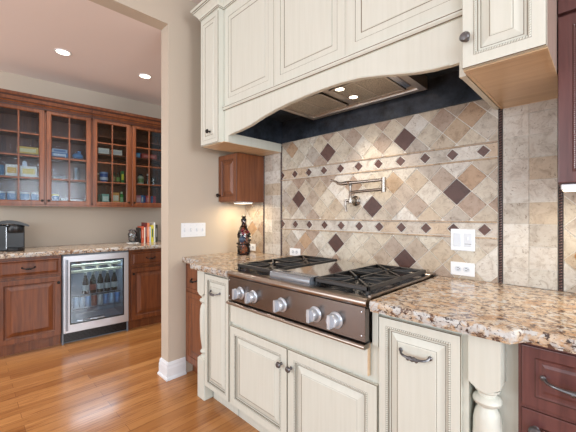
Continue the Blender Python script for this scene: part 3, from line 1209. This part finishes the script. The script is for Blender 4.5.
# ------------------------------------------------------------------ decorated bottle and cruet
M['amber'] = glassy('amber_glass', (190, 130, 70), 0.12, 0.05)
t = thing('decorated_bottle', 'tall glass bottle wrapped in dark wire vines, corner of left countertop', 'bottle', (-1.005, -0.19, 0.915))
bxc, byc = -1.018, -0.19
MB().lathe([(0.0001, 0.917), (0.044, 0.917), (0.047, 0.925), (0.047, 1.075), (0.044, 1.105), (0.030, 1.135), (0.019, 1.150), (0.017, 1.185), (0.020, 1.187), (0.020, 1.197), (0.017, 1.198), (0.0001, 1.198)], (bxc, byc, 0), 'z', 20).build('bottle_body', 'amber', t)
mb = MB()
mb.lathe([(0.016, 1.196), (0.022, 1.200), (0.022, 1.212), (0.014, 1.214), (0.016, 1.225), (0.019, 1.232), (0.012, 1.240), (0.0001, 1.242)], (bxc, byc, 0), 'z', 14)
mb.build('stopper', 'black_hw', t)
mb = MB()


def brad(z):
    z = 0.915+(z-0.915)/1.06
    return 0.050 if z < 1.08 else (0.050-(z-1.08)*0.42 if z < 1.155 else 0.0205)


for k in range(7):
    pts = []
    for i in range(26):
        z = 0.918+i*0.0112
        a = k*2*PI/7+0.9*math.sin(i*0.5+k*1.7)
        pts.append((bxc+brad(z)*math.cos(a), byc+brad(z)*math.sin(a), z))
    mb.tube(pts, 0.0028, 5)
for z in (0.922, 1.0, 1.075, 1.150):
    mb.tube([(bxc+(brad(z))*math.cos(a), byc+(brad(z))*math.sin(a), z) for a in [2*PI*i/18 for i in range(19)]], 0.003, 5)
for i in range(34):
    z = random.uniform(0.925, 1.09)
    a = random.uniform(0, 2*PI)
    mb.ball((bxc+0.052*math.cos(a), byc+0.052*math.sin(a), z), random.uniform(0.006, 0.011), 6, 1, 1, 0.7)
mb.build('wire_vines', 'black_hw', t)
M['berry'] = mat('dark_red_glass', (120, 28, 40), 0.25)
M['blueglass'] = mat('slate_glass', (58, 72, 92), 0.25)
mb = MB()
for i in range(9):
    a = random.uniform(-1.1, 0.2)
    mb.ball((bxc+0.052*math.cos(a), byc+0.052*math.sin(a), random.uniform(1.075, 1.125)), 0.009, 7)
mb.build('red_berries', 'berry', t)
mb = MB()
mb.ball((bxc+0.030, byc-0.040, 1.045), 0.026, 8, 1, 1, 1.1)
mb.build('slate_medallion', 'blueglass', t)

M['amber_knob'] = mat('amber_wood', (206, 142, 62), 0.35)
t = thing('pepper_mill', 'striped mill with an amber knob at the right edge of the counter', 'mill', (1.075, -0.11, 0.915))
px_, py_ = 1.068, -0.11
mb = MB()
for i in range(8):
    z = 0.917+i*0.018
    mb.m = i % 2
    mb.lathe([(0.026, z), (0.028, z+0.003), (0.028, z+0.015), (0.026, z+0.018)], (px_, py_, 0), 'z', 16)
mb.build('striped_body', ['nickel', 'black_hw'], t)
mb = MB()
mb.lathe([(0.022, 1.060), (0.034, 1.066), (0.038, 1.080), (0.034, 1.094), (0.016, 1.100), (0.014, 1.106), (0.020, 1.114), (0.020, 1.124), (0.0001, 1.132)], (px_, py_, 0), 'z', 18)
mb.build('amber_knob', 'amber_knob', t)

# ================================================================== bar area
FR = Matrix.Translation((-2.575, -1.602, 0)) @ Matrix.Rotation(math.radians(85.483), 4, 'Z')
BZ = ['cherry_bar', 'cherry_glaze']
struct('wall_bar', MB().box(-4.2, 4.6, 0.62, 0.72, 0, 2.69), 'wall')


def bar_base(x0, x1, label, d0, d1, kx, px):
    t = thing('base_cabinet', label, 'cabinet', ((x0+x1)/2, 0.3, 0))
    mb = MB()
    mb.box(x0, x1, 0.02, 0.60, 0.1, 0.868)
    mb.box(x0, x1, 0.075, 0.60, 0.0, 0.1)
    mb.build('carcass', 'cherry_bar', t)
    d = flatdrawer(d0, d1, 0.690, 0.842, 0.0, 0.020).build('drawer', BZ, t)
    pull(px, -0.001, 0.768, d, 'black_hw', 0.09)
    d = raised(d0, d1, 0.110, 0.668, 0.0, 0.050, 0.03).build('door', BZ, t)
    knob(kx, -0.001, 0.610, d, 'black_hw', 0.9)


bar_base(-0.06, 0.428, 'wide cherry base cabinet left of the wine fridge under the coffee maker', -0.028, 0.424, 0.405, 0.185)
bar_base(1.022, 1.475, 'cherry base cabinet right of the wine fridge, partly behind the wall', 1.040, 1.462, 1.060, 1.243)
bar_base(-0.56, -0.066, 'cherry base cabinet furthest left along the bar wall, beyond the coffee maker', -0.54, -0.078, -0.51, -0.31)

counter('granite_countertop', 'long gold granite counter along the far bar wall', [(-0.6, 0.615), (-0.6, -0.028), (1.55, -0.028), (1.55, 0.615)], [(-0.6, -0.028), (1.55, -0.028)], 0.869, 0.907, 9)

# wine fridge
t = thing('wine_fridge', 'stainless framed wine fridge with glass door under the bar counter', 'wine fridge', (0.72, 0.3, 0))
FX0, FX1 = 0.434, 1.016
mb = MB()
mb.box(FX0, FX0+0.012, 0.02, 0.59, 0.0, 0.862)
mb.box(FX1-0.012, FX1, 0.02, 0.59, 0.0, 0.862)
mb.box(FX0, FX1, 0.58, 0.59, 0.0, 0.862)
mb.box(FX0, FX1, 0.02, 0.59, 0.845, 0.862)
mb.box(FX0, FX1, 0.06, 0.59, 0.0, 0.13)
mb.build('cabinet_shell', 'dark_cavity', t)
mb = MB()
mb.box(FX0+0.01, FX1-0.01, 0.045, 0.06, 0.012, 0.105)
for i in range(6):
    mb.box(FX0+0.03, FX1-0.03, 0.040, 0.046, 0.025+i*0.013, 0.031+i*0.013)
mb.build('toe_grille', 'black_plastic', t)
mb = MB()
gx0, gx1, gz0, gz1 = 0.492, 0.968, 0.190, 0.792
zz0, zz1 = 0.118, 0.850
for q in ((FX0+0.008, gx0, zz0, zz1), (gx1, FX1-0.008, zz0, zz1), (gx0, gx1, zz0, gz0), (gx0, gx1, gz1, zz1)):
    mb.box(q[0], q[1], -0.022, 0.015, q[2], q[3], 0.001)
dr = mb.build('door_frame', 'steel_fridge', t)
MB().box(gx0, gx1, -0.010, -0.004, gz0, gz1).build('glass_pane', 'glass_fridge', dr)
mb = MB()
for q in ((gx0, gx0+0.010, gz0, gz1), (gx1-0.010, gx1, gz0, gz1), (gx0, gx1, gz0, gz0+0.010), (gx0, gx1, gz1-0.010, gz1)):
    mb.box(q[0], q[1], -0.012, 0.012, q[2], q[3])
mb.build('gasket', 'black_plastic', dr)
mb = MB()
mb.tube([(0.466, -0.060, 0.150), (0.466, -0.060, 0.820)], 0.0085, 12)
for z in (0.20, 0.77):
    mb.tube([(0.466, -0.060, z), (0.466, -0.020, z)], 0.006, 8)
mb.build('door_handle', 'steel_tray', dr)
M['shelf_wood'] = mat('pale_shelf_front', (226, 216, 184), 0.4)
for z in (0.740, 0.680):
    s_ = MB().box(0.500, 0.960, 0.05, 0.070, z-0.012, z+0.014, 0.002).build('shelf', 'shelf_wood', t)
    mb = MB()
    for i in range(9):
        x = 0.515+i*0.0535
        mb.tube([(x, 0.07, z), (x, 0.56, z)], 0.003, 5)
    mb.build('rack_wires', 'steel_plain', s_)
for z in (0.438, 0.310):
    mb = MB()
    for i in range(24):
        x = 0.50+i*0.02
        mb.tube([(x, 0.05, z), (x, 0.56, z)], 0.002, 4)
    mb.tube([(0.498, 0.05, z), (0.962, 0.05, z)], 0.004, 6)
    mb.build('wire_shelf', 'steel_plain', t)
mb = MB()
mb.box(0.555, 0.790, -0.006, 0.02, 0.200, 0.222, 0.002)
mb.m = 1
mb.box(0.60, 0.66, -0.0075, -0.006, 0.206, 0.216)
mb.build('control_badge', ['steel_plain', 'black_plastic'], t)
M['fridge_lamp'] = emis('fridge_lamp', (215, 230, 255), 2.5)
MB().box(0.60, 0.90, 0.10, 0.13, 0.838, 0.8445).build('interior_lamp', 'fridge_lamp', t)
area('fridge_glow', tuple((FR @ Vector((0.73, 0.12, 0.835)))), (0, 0, math.radians(85.5)), 0.4, 0.08, 8, (0.85, 0.93, 1.0))

M['bottle_dark'] = mat('dark_bottle_glass', (34, 36, 30), 0.15)
M['label_pale'] = mat('pale_label', (196, 196, 188), 0.6)
M['label_red'] = mat('rust_label', (170, 98, 84), 0.6)
M['cap_silver'] = mat('silver_cap', (190, 186, 172), 0.35, 0.7)
for i, lab in enumerate(['leftmost', 'second from left', 'middle', 'second from right', 'rightmost']):
    x = 0.640+i*0.066
    t = thing('beer_bottle', 'dark glass bottle, %s of five standing in the wine fridge' % lab, 'bottle', (x, 0.12, 0.442), 'dark bottles standing in the wine fridge')
    MB().lathe([(0.0001, 0.442), (0.027, 0.443), (0.0285, 0.448), (0.0285, 0.560), (0.024, 0.582), (0.013, 0.610), (0.0115, 0.650)], (x, 0.12, 0), 'z', 14).build('glass_body', 'bottle_dark', t)
    MB().lathe([(0.0291, 0.475), (0.0291, 0.532), (0.028, 0.532)], (x, 0.12, 0), 'z', 14).build('paper_label', 'label_red' if i == 1 else 'label_pale', t)
    MB().lathe([(0.013, 0.628), (0.0135, 0.630), (0.0135, 0.656), (0.0001, 0.657)], (x, 0.12, 0), 'z', 12).build('cap', 'cap_silver', t)
cans = [(0.555, (176, 196, 216), 'pale blue can at the left end of the row in the wine fridge'), (0.605, (196, 206, 214), 'silver can beside the pale blue can in the wine fridge'),
        (0.660, (150, 180, 214), 'light blue can, third from left in the wine fridge'), (0.714, (168, 92, 74), 'red can, fourth from left in the wine fridge'),
        (0.768, (214, 206, 196), 'cream can beside the red can in the wine fridge'), (0.822, (128, 156, 196), 'mid blue can right of the cream can, wine fridge'),
        (0.876, (190, 206, 222), 'ice blue can, second from right in the wine fridge'), (0.930, (120, 160, 210), 'blue can at the right end of the row in the wine fridge')]
for x, c, lab in cans:
    t = thing('drink_can', lab, 'can', (x, 0.11, 0.314), 'drink cans on the lower wire shelf')
    cm = mat('can_paint', c, 0.3, 0.4)
    MB().lathe([(0.0001, 0.3135), (0.020, 0.3135), (0.0255, 0.319), (0.0255, 0.412), (0.021, 0.420)], (x, 0.11, 0), 'z', 16).build('can_body', cm, t)
    MB().lathe([(0.022, 0.418), (0.021, 0.422), (0.0001, 0.420)], (x, 0.11, 0), 'z', 16).build('lid', 'cap_silver', t)
wn = MB()
t = thing('wine_bottle', 'wine bottle lying on the upper rack of the wine fridge', 'bottle', (0.62, 0.3, 0.70))
for k, x in enumerate((0.62, 0.74, 0.86)):
    if k:
        t = thing('wine_bottle', ['', 'middle wine bottle lying on the wine fridge rack', 'rightmost wine bottle lying on the wine fridge rack'][k], 'bottle', (x, 0.3, 0.70), 'wine bottles lying on the rack')
    else:
        t['label'] = 'leftmost wine bottle lying on the wine fridge rack'
        t['group'] = 'wine bottles lying on the rack'
    MB().lathe([(0.0001, -0.48), (0.024, -0.475), (0.0255, -0.46), (0.0255, -0.30), (0.022, -0.25), (0.014, -0.22), (0.013, -0.12)], (x, 0, 0.7100), 'y', 14).build('glass_body', 'bottle_dark', t)
    MB().lathe([(0.014, -0.16), (0.0145, -0.10), (0.0001, -0.098)], (x, 0, 0.7100), 'y', 12).build('foil', 'cap_silver', t)

# upper glass cabinets
YU = 0.30


def shelves_unit(x0, x1, label, doors, shelf_z, seeded):
    t = thing('glass_wall_cabinet', label, 'cabinet', ((x0+x1)/2, 0.46, 1.34))
    mb = MB()
    mb.box(x0, x0+0.016, YU+0.02, 0.615, 1.345, 2.29)
    mb.box(x1-0.016, x1, YU+0.02, 0.615, 1.345, 2.29)
    mb.box(x0, x1, 0.600, 0.615, 1.345, 2.29)
    mb.box(x0, x1, YU+0.02, 0.615, 1.345, 1.372)
    mb.box(x0, x1, YU+0.02, 0.615, 2.265, 2.30)
    xm = (doors[0][1]+doors[1][0])/2
    mb.box(xm-0.014, xm+0.014, YU+0.02, YU+0.045, 1.345, 2.29)
    mb.box(x0, x1, YU-0.0, YU+0.03, 1.330, 1.345)
    mb.build('carcass', 'cherry_bar', t)
    for z in shelf_z:
        MB().box(x0+0.016, x1-0.016, YU+0.045, 0.600, z-0.018, z, 0.001).build('shelf', 'cherry_bar', t)
    for i, (a, b) in enumerate(doors):
        mb = MB()
        st = 0.042
        z0, z1 = 1.345, 2.290
        prf = [(0, -0.003), (0.003, 0), (st-0.008, 0), (st, -0.008)]
        lp = [rect_loop(a+p, b-p, z0+p, z1-p, YU-q) for p, q in [(0, -0.02)]+prf+[(st, -0.02)]]
        mb.rings(lp, False, False)
        d = mb.build('door', 'cherry_bar', t)
        g = MB()
        gx0, gx1, gz0, gz1 = a+st, b-st, z0+st, z1-st
        xm = (gx0+gx1)/2
        g.box(xm-0.007, xm+0.007, YU+0.002, YU+0.012, gz0, gz1, 0.002)
        for k in (1, 2, 3):
            z = gz0+(gz1-gz0)*k/4
            g.box(gx0, gx1, YU+0.003, YU+0.012, z-0.007, z+0.007, 0.002)
        g.build('muntins', 'cherry_bar', d)
        MB().box(gx0-0.005, gx1+0.005, YU+0.013, YU+0.016, gz0-0.005, gz1+0.005).build('glass_pane', 'glass_seeded' if seeded else 'glass_clear', d)
        knob((b-0.018) if i == 0 else (a+0.018), YU-0.001, 1.385, d, 'black_hw', 0.8)
    crown_path([(x0, YU), (x1, YU)], 2.285, [(0, 0, 0), (0.010, 0, 1), (0.012, 0.012, 0), (0.018, 0.018, 1), (0.020, 0.026, 0), (0.030, 0.040, 1), (0.034, 0.048, 0), (0.045, 0.075, 1), (0.052, 0.090, 0), (0.056, 0.098, 0), (0.056, 0.118, 0), (0, 0.118, 0)], ['cherry_bar', 'cherry_glaze'], 'crown_molding', t)
    return t


shelves_unit(-0.105, 0.727, 'left glass-front cherry wall cabinet with seeded glass, above the coffee maker', [(-0.078, 0.318), (0.334, 0.716)], (1.618, 1.843, 2.06), True)
shelves_unit(0.729, 1.545, 'right glass-front cherry wall cabinet with clear glass, above the books', [(0.738, 1.112), (1.134, 1.508)], (1.612, 1.925, 2.125), False)

ZS = {0: 1.373, 1: 1.619, 2: 1.844, 3: 1.613, 4: 1.926}


def cmat(c, r=0.5):
    c = tuple(min(250, int(q*1.12)) for q in c)  # item colours lifted to stand in for light inside the cabinets
    k = 'item_%d_%d_%d' % c
    if k not in M:
        M[k] = mat(k, c, r)
    return k


def HF(z):
    return 1.3 if z in (ZS[0], ZS[3]) else 1.0


def item_box(name, label, cat, x0, x1, y, d, z, h, c, band=None, group=None):
    h *= HF(z)
    t = thing(name, label, cat, ((x0+x1)/2, y+d/2, z), group)
    MB().box(x0, x1, y, y+d, z, z+h, 0.0015).build('carton', cmat(c), t)
    if band:
        mb = MB()
        w = x1-x0
        mb.box(x0+w*0.12, x1-w*0.12, y-0.0008, y+0.001, z+h*0.25, z+h*0.75)
        mb.build('printed_panel', cmat(band), t)
    return t


def item_bowl(name, label, cat, x, y, r, z, h, c, top=None, group=None):
    h *= HF(z)
    t = thing(name, label, cat, (x, y, z), group)
    MB().lathe([(0.0001, z), (r*0.75, z), (r, z+h*0.3), (r, z+h*0.8), (r*0.96, z+h), (r*0.85, z+h)], (x, y, 0), 'z', 18).build('body', cmat(c, 0.35), t)
    if top:
        MB().lathe([(r*0.98, z+h*0.86), (r*1.02, z+h*0.9), (r*0.98, z+h*1.05), (0.0001, z+h*1.1)], (x, y, 0), 'z', 18).build('lid', cmat(top, 0.4), t)
    return t


def item_jar(name, label, cat, x, y, r, z, h, mt, lid, lab=None, group=None):
    h *= HF(z)
    t = thing(name, label, cat, (x, y, z), group)
    MB().lathe([(0.0001, z), (r, z), (r, z+h*0.7), (r*0.6, z+h*0.82), (r*0.55, z+h*0.86)], (x, y, 0), 'z', 16).build('body', mt, t)
    MB().lathe([(r*0.6, z+h*0.84), (r*0.62, z+h*0.87), (r*0.6, z+h), (0.0001, z+h)], (x, y, 0), 'z', 14).build('lid', lid, t)
    if lab:
        MB().lathe([(r*1.02, z+h*0.15), (r*1.02, z+h*0.55), (r*0.98, z+h*0.55)], (x, y, 0), 'z', 16).build('paper_label', cmat(lab), t)
    return t


yb = 0.37
# left cabinet, left door
for x, lab in ((-0.01, 'blue tub at the left picture edge, bottom shelf of left glass cabinet'), (0.070, 'blue tub with white lid, bottom shelf behind the left glass door'), (0.170, 'blue tub with white lid right of centre, left glass door'), (0.250, 'blue tub nearest the frame, bottom shelf of left glass door')):
    item_bowl('storage_tub', lab, 'tub', x, yb+0.04, 0.036, ZS[0], 0.070, (96, 140, 178), (206, 214, 214), 'blue tubs on the bottom shelf')
t = item_box('tissue_box', 'white and yellow tissue box with a tissue sticking up, left glass cabinet', 'box', 0.135, 0.262, yb, 0.11, ZS[1], 0.105, (226, 222, 206), (222, 198, 96))
MB().prism([(0.150, ZS[1]+0.104), (0.190, ZS[1]+0.104), (0.184, ZS[1]+0.15), (0.165, ZS[1]+0.162), (0.150, ZS[1]+0.148)], yb+0.04, yb+0.06).build('tissue', cmat((216, 222, 224)), t)
item_box('carton_box', 'white and yellow carton left of the tissue box in the left glass cabinet', 'box', 0.026, 0.118, yb, 0.10, ZS[1], 0.110, (224, 220, 204), (220, 176, 84))
item_bowl('blue_cup', 'blue cup left of the white cartons in left glass cabinet', 'cup', -0.012, yb+0.04, 0.030, ZS[1], 0.10, (86, 122, 150))
item_box('carton_box', 'long yellow box alone on the third shelf behind the left door', 'box', 0.112, 0.275, yb, 0.10, ZS[2], 0.070, (222, 186, 84), (232, 216, 160))
# left cabinet, second door
item_bowl('storage_tub', 'blue tub with yellow lid on the bottom shelf, second glass door', 'tub', 0.410, yb+0.03, 0.036, ZS[0], 0.060, (72, 128, 176), (196, 192, 80))
item_box('small_carton', 'small white carton beside the yellow-lidded tub', 'box', 0.462, 0.512, yb, 0.05, ZS[0], 0.032, (222, 222, 214), None)
item_box('small_carton', 'long low white carton on the bottom shelf of the second glass door', 'box', 0.542, 0.648, yb, 0.06, ZS[0], 0.026, (220, 214, 204), None)
for k, lab in enumerate(('lower of the white saucers stacked behind the second glass door', 'upper of the white saucers stacked behind the second glass door')):
    z = ZS[1]+k*0.014
    o = MB().lathe([(0.0001, z), (0.03, z), (0.055, z+0.008), (0.056, z+0.011), (0.03, z+0.005), (0.0001, z+0.004)], (0.455, yb+0.06, 0), 'z', 20).build('saucer', cmat((224, 226, 226), 0.3))
    tag(recentre(o), lab, 'saucer', 'white saucers stacked in the second glass door')
o = MB().lathe([(0.0001, ZS[1]), (0.026, ZS[1]), (0.028, ZS[1]+0.03), (0.022, ZS[1]+0.11), (0.024, ZS[1]+0.13), (0.021, ZS[1]+0.13), (0.0001, ZS[1]+0.02)], (0.600, yb+0.05, 0), 'z', 16).build('glass_pitcher', 'glass_jar')
tag(recentre(o), 'clear glass carafe on the second shelf of the second glass door', 'carafe')
item_box('carton_box', 'blue and white box, lower of the stack behind the second door', 'box', 0.378, 0.520, yb, 0.12, ZS[2], 0.044, (92, 132, 176), (214, 222, 230), 'blue and white boxes stacked')
item_box('carton_box', 'pale box on top of the blue and white box behind the second door', 'box', 0.385, 0.515, yb, 0.11, ZS[2]+0.0445, 0.038, (176, 192, 208), (104, 132, 170), 'blue and white boxes stacked')
t = thing('blue_bag', 'crumpled blue bag on the third shelf of the second glass door', 'bag', (0.61, yb+0.04, ZS[2]))
mb = MB()
mb.ball((0.612, yb+0.045, ZS[2]+0.032), 0.045, 12, 1.1, 0.8, 0.72)
mb.lathe([(0.022, ZS[2]+0.05), (0.012, ZS[2]+0.066), (0.020, ZS[2]+0.085), (0.0001, ZS[2]+0.086)], (0.625, yb+0.045, 0), 'z', 9)
mb.build('bag_body', cmat((104, 148, 190)), t)
# right cabinet, third door
item_box('carton_box', 'left of two white printed boxes high behind the third glass door', 'box', 0.798, 0.908, yb, 0.10, ZS[4], 0.064, (216, 216, 208), (196, 200, 202), 'white boxes high in the right cabinet')
item_box('carton_box', 'right of two white printed boxes high behind the third glass door', 'box', 0.935, 1.040, yb, 0.10, ZS[4], 0.062, (222, 220, 210), (200, 202, 206), 'white boxes high in the right cabinet')
t = item_bowl('tin', 'dark blue round tin on the second shelf of third glass door', 'tin', 0.862, yb+0.045, 0.042, ZS[3], 0.082, (52, 84, 150), (120, 150, 196))
MB().lathe([(0.0425, ZS[3]+0.022), (0.0425, ZS[3]+0.055), (0.04, ZS[3]+0.055)], (0.862, yb+0.045, 0), 'z', 18).build('paper_label', cmat((188, 200, 216)), t)
item_bowl('small_jar', 'small brown jar left of the dark blue tin', 'jar', 0.800, yb+0.03, 0.014, ZS[3], 0.070, (96, 70, 52), (190, 180, 166))
item_jar('spice_jar', 'dark green jar left of the yellow-topped carton', 'jar', 0.958, yb+0.03, 0.022, ZS[3], 0.095, cmat((62, 84, 56)), cmat((40, 44, 40)), (150, 130, 92))
item_jar('spice_jar', 'dark brown jar beside the dark green jar, third glass door', 'jar', 1.005, yb+0.035, 0.020, ZS[3], 0.090, cmat((84, 66, 44)), cmat((60, 50, 40)), (120, 150, 80))
item_box('tall_carton', 'slim green carton with yellow top behind the third glass door', 'carton', 1.030, 1.062, yb, 0.05, ZS[3], 0.105, (56, 128, 62), (214, 214, 60))
item_box('carton_box', 'teal and white carton on the bottom shelf of the third glass door', 'box', 0.835, 0.907, yb, 0.06, ZS[0], 0.080, (130, 176, 164), (206, 222, 214))
item_box('carton_box', 'dark green slim box left of the teal carton', 'box', 0.795, 0.822, yb, 0.05, ZS[0], 0.075, (60, 88, 70), None)
item_box('carton_box', 'orange and white carton on the bottom shelf of third glass door', 'box', 0.935, 1.012, yb, 0.06, ZS[0], 0.096, (214, 160, 88), (226, 222, 206))
item_jar('squeeze_bottle', 'green bottle with pale cap beside the orange carton', 'bottle', 1.042, yb+0.03, 0.018, ZS[0], 0.105, cmat((70, 156, 74)), cmat((200, 216, 190)), (160, 206, 150))
# right cabinet, fourth door
item_box('carton_box', 'small bright blue box high behind the fourth glass door', 'box', 1.188, 1.240, yb, 0.09, ZS[4], 0.056, (54, 132, 188), (120, 180, 216))
item_box('carton_box', 'long red box high behind the fourth glass door', 'box', 1.256, 1.430, yb, 0.09, ZS[4], 0.056, (176, 74, 66), (206, 128, 118))
item_jar('lidded_jar', 'white and green jar with black lid on second shelf, fourth door', 'jar', 1.255, yb+0.04, 0.034, ZS[3], 0.095, cmat((190, 200, 180)), 'black_plastic', (118, 150, 96))
item_jar('lidded_jar', 'slim clear jar between the white-green jar and the tumbler', 'jar', 1.335, yb+0.04, 0.016, ZS[3], 0.100, 'glass_jar', cmat((206, 200, 190)))
o = MB().lathe([(0.0001, ZS[3]), (0.022, ZS[3]), (0.027, ZS[3]+0.09), (0.025, ZS[3]+0.09), (0.0001, ZS[3]+0.01)], (1.405, yb+0.04, 0), 'z', 16).build('tumbler', 'glass_jar')
tag(recentre(o), 'clear glass tumbler at the right of the second shelf, fourth door', 'tumbler')
for x0, x1, h, c, b, lab in ((1.190, 1.246, 0.078, (196, 130, 148), (222, 190, 196), 'pink patterned box at the left of the fourth door bottom shelf'),
                             (1.252, 1.274, 0.082, (92, 150, 206), (200, 216, 232), 'light blue slim carton beside the pink patterned box'),
                             (1.278, 1.300, 0.078, (40, 84, 156), None, 'dark blue slim carton between light blue and red ones'),
                             (1.306, 1.358, 0.080, (206, 70, 82), (226, 150, 150), 'red carton on the bottom shelf of the fourth glass door'),
                             (1.362, 1.386, 0.074, (66, 120, 176), None, 'mid blue slim carton right of the red carton'),
                             (1.390, 1.420, 0.076, (184, 52, 66), None, 'dark red slim carton furthest right on the bottom shelf')):
    item_box('slim_carton', lab, 'carton', x0, x1, yb, 0.06, ZS[0], h, c, b, 'slim cartons behind the fourth glass door')

# books on the bar counter
CT = 0.908
bk = [(1.236, 0.012, 0.160, (34, 30, 30), 'thin black book at the left of the cookbook row'),
      (1.252, 0.026, 0.175, (186, 84, 58), 'thick rust red cookbook in the left half of the row'),
      (1.280, 0.010, 0.165, (226, 220, 206), 'thin white book between rust red and maroon books'),
      (1.292, 0.016, 0.215, (112, 38, 34), 'tall maroon cookbook in the middle of the row'),
      (1.310, 0.022, 0.210, (214, 128, 88), 'tall orange cookbook right of the maroon one'),
      (1.334, 0.014, 0.170, (196, 208, 218), 'pale blue book between the orange and yellow ones'),
      (1.350, 0.026, 0.185, (206, 196, 70), 'yellow and green cookbook in the right half of row'),
      (1.378, 0.014, 0.215, (216, 218, 214), 'tall white cookbook near the right end of row'),
      (1.394, 0.024, 0.190, (58, 56, 44), 'dark olive cookbook at the right end of the row')]
for x, w, h, c, lab in bk:
    x, w, h = 1.225+(x-1.236)*1.15, w*1.13, h*1.12
    t = thing('cookbook', lab, 'book', (x+w/2, 0.42, CT), 'cookbooks standing on the bar counter')
    mb = MB()
    mb.box(x, x+0.002, 0.34, 0.50, CT, CT+h)
    mb.box(x+w-0.002-0.0006, x+w-0.0006, 0.34, 0.50, CT, CT+h)
    mb.box(x, x+w-0.0006, 0.338, 0.342, CT, CT+h, 0.0008)
    mb.build('cover', cmat(c), t)
    MB().box(x+0.002, x+w-0.0028, 0.342, 0.496, CT+0.003, CT+h-0.003).build('pages', cmat((226, 218, 198)), t)
    if w > 0.013:
        cc = (60, 96, 60) if c == (206, 196, 70) else (tuple(min(255, int(q*0.6+90)) for q in c))
        MB().box(x+w*0.25, x+w*0.7, 0.337, 0.339, CT+h*0.3, CT+h*0.8).build('spine_title', cmat(cc), t)
t = thing('glass_ornament', 'clear crystal ornament with figured top beside the cookbooks', 'ornament', (1.160, 0.40, CT))
mb = MB()
mb.lathe([(0.0001, CT), (0.046, CT), (0.050, CT+0.012), (0.036, CT+0.022), (0.044, CT+0.06), (0.050, CT+0.10), (0.038, CT+0.14), (0.018, CT+0.165), (0.0001, CT+0.168)], (1.160, 0.40, 0), 'z', 12)
mb.build('crystal_body', 'glass_jar', t)
MB().box(1.106, 1.214, 0.355, 0.445, CT-0.0005, CT+0.006, 0.001).build('white_base', cmat((222, 224, 226)), t)
mb = MB()
for k in range(16):
    a = k*2.4
    z = CT+0.03+k*0.0085
    mb.ball((1.160+0.043*math.cos(a), 0.40+0.043*math.sin(a), z), 0.010, 6)
mb.build('grey_beads', cmat((110, 96, 96), 0.3), t)

# coffee maker
t = thing('coffee_maker', 'black single-serve coffee maker on the far bar counter', 'coffee maker', (0.05, 0.36, CT))
mb = MB()
pr = [(0.42, CT), (0.30, CT), (0.30, CT+0.19), (0.285, CT+0.20), (0.285, CT+0.235), (0.48, CT+0.25), (0.50, CT+0.20), (0.50, CT)]
mb.box(-0.075, 0.165, 0.265, 0.48, CT, CT+0.243, 0.008)
mb.build('reservoir_body', 'black_plastic', t)
mb = MB()
mb.lathe([(0.0001, CT+0.17), (0.055, CT+0.17), (0.062, CT+0.18), (0.064, CT+0.236), (0.058, CT+0.246), (0.0001, CT+0.247)], (0.100, 0.225, 0), 'z', 20)
mb.build('brew_head', 'black_plastic', t)
mb = MB()
mb.lathe([(0.0001, CT), (0.064, CT), (0.066, CT+0.006), (0.066, CT+0.028), (0.060, CT+0.032), (0.0001, CT+0.032)], (0.100, 0.225, 0), 'z', 24)
mb.build('drip_tray', 'black_plastic', t)
mb = MB()
n = 12
up = [(-0.08+0.275*i/n, CT+0.226+0.058*math.sin(PI*(0.12+0.80*i/n))) for i in range(n+1)]
poly = up+[(p[0], p[1]-0.016-0.014*math.sin(PI*i/n)) for i, p in reversed(list(enumerate(up)))]
mb.prism(poly, 0.165, 0.47)
mb.build('lid', 'black_plastic', t)
mb = MB()
mb.box(0.030, 0.036, 0.259, 0.267, CT+0.01, CT+0.22)
mb.box(0.040, 0.158, 0.200, 0.262, CT+0.238, CT+0.243)
mb.build('chrome_trim', 'steel_plain', t)

FR = Matrix.Identity(4)
# ------------------------------------------------------------------ recessed ceiling lights
for (x, y), lab in (((-2.297, -1.208), 'lit recessed ceiling light nearer the left edge of bar ceiling'), ((-2.283, -0.501), 'lit recessed ceiling light nearer the doorway corner')):
    t = thing('recessed_light', lab, 'ceiling light', (x, y, 2.68))
    MB().lathe([(0.062, 2.688), (0.064, 2.682), (0.052, 2.680), (0.048, 2.688)], (x, y, 0), 'z', 28).build('trim_ring', 'plate', t)
    MB().lathe([(0.0001, 2.684), (0.049, 2.684), (0.049, 2.6855), (0.0001, 2.6855)], (x, y, 0), 'z', 28).build('lamp', 'lamp', t)
    sl = bpy.data.lights.new('recessed_spot', 'SPOT')
    sl.energy = 55
    sl.color = (1.0, 0.92, 0.82)
    sl.spot_size = math.radians(130)
    sl.spot_blend = 0.8
    sl.shadow_soft_size = 0.05
    so = bpy.data.objects.new('recessed_spot', sl)
    COL.objects.link(so)
    so.location = (x, y, 2.672)
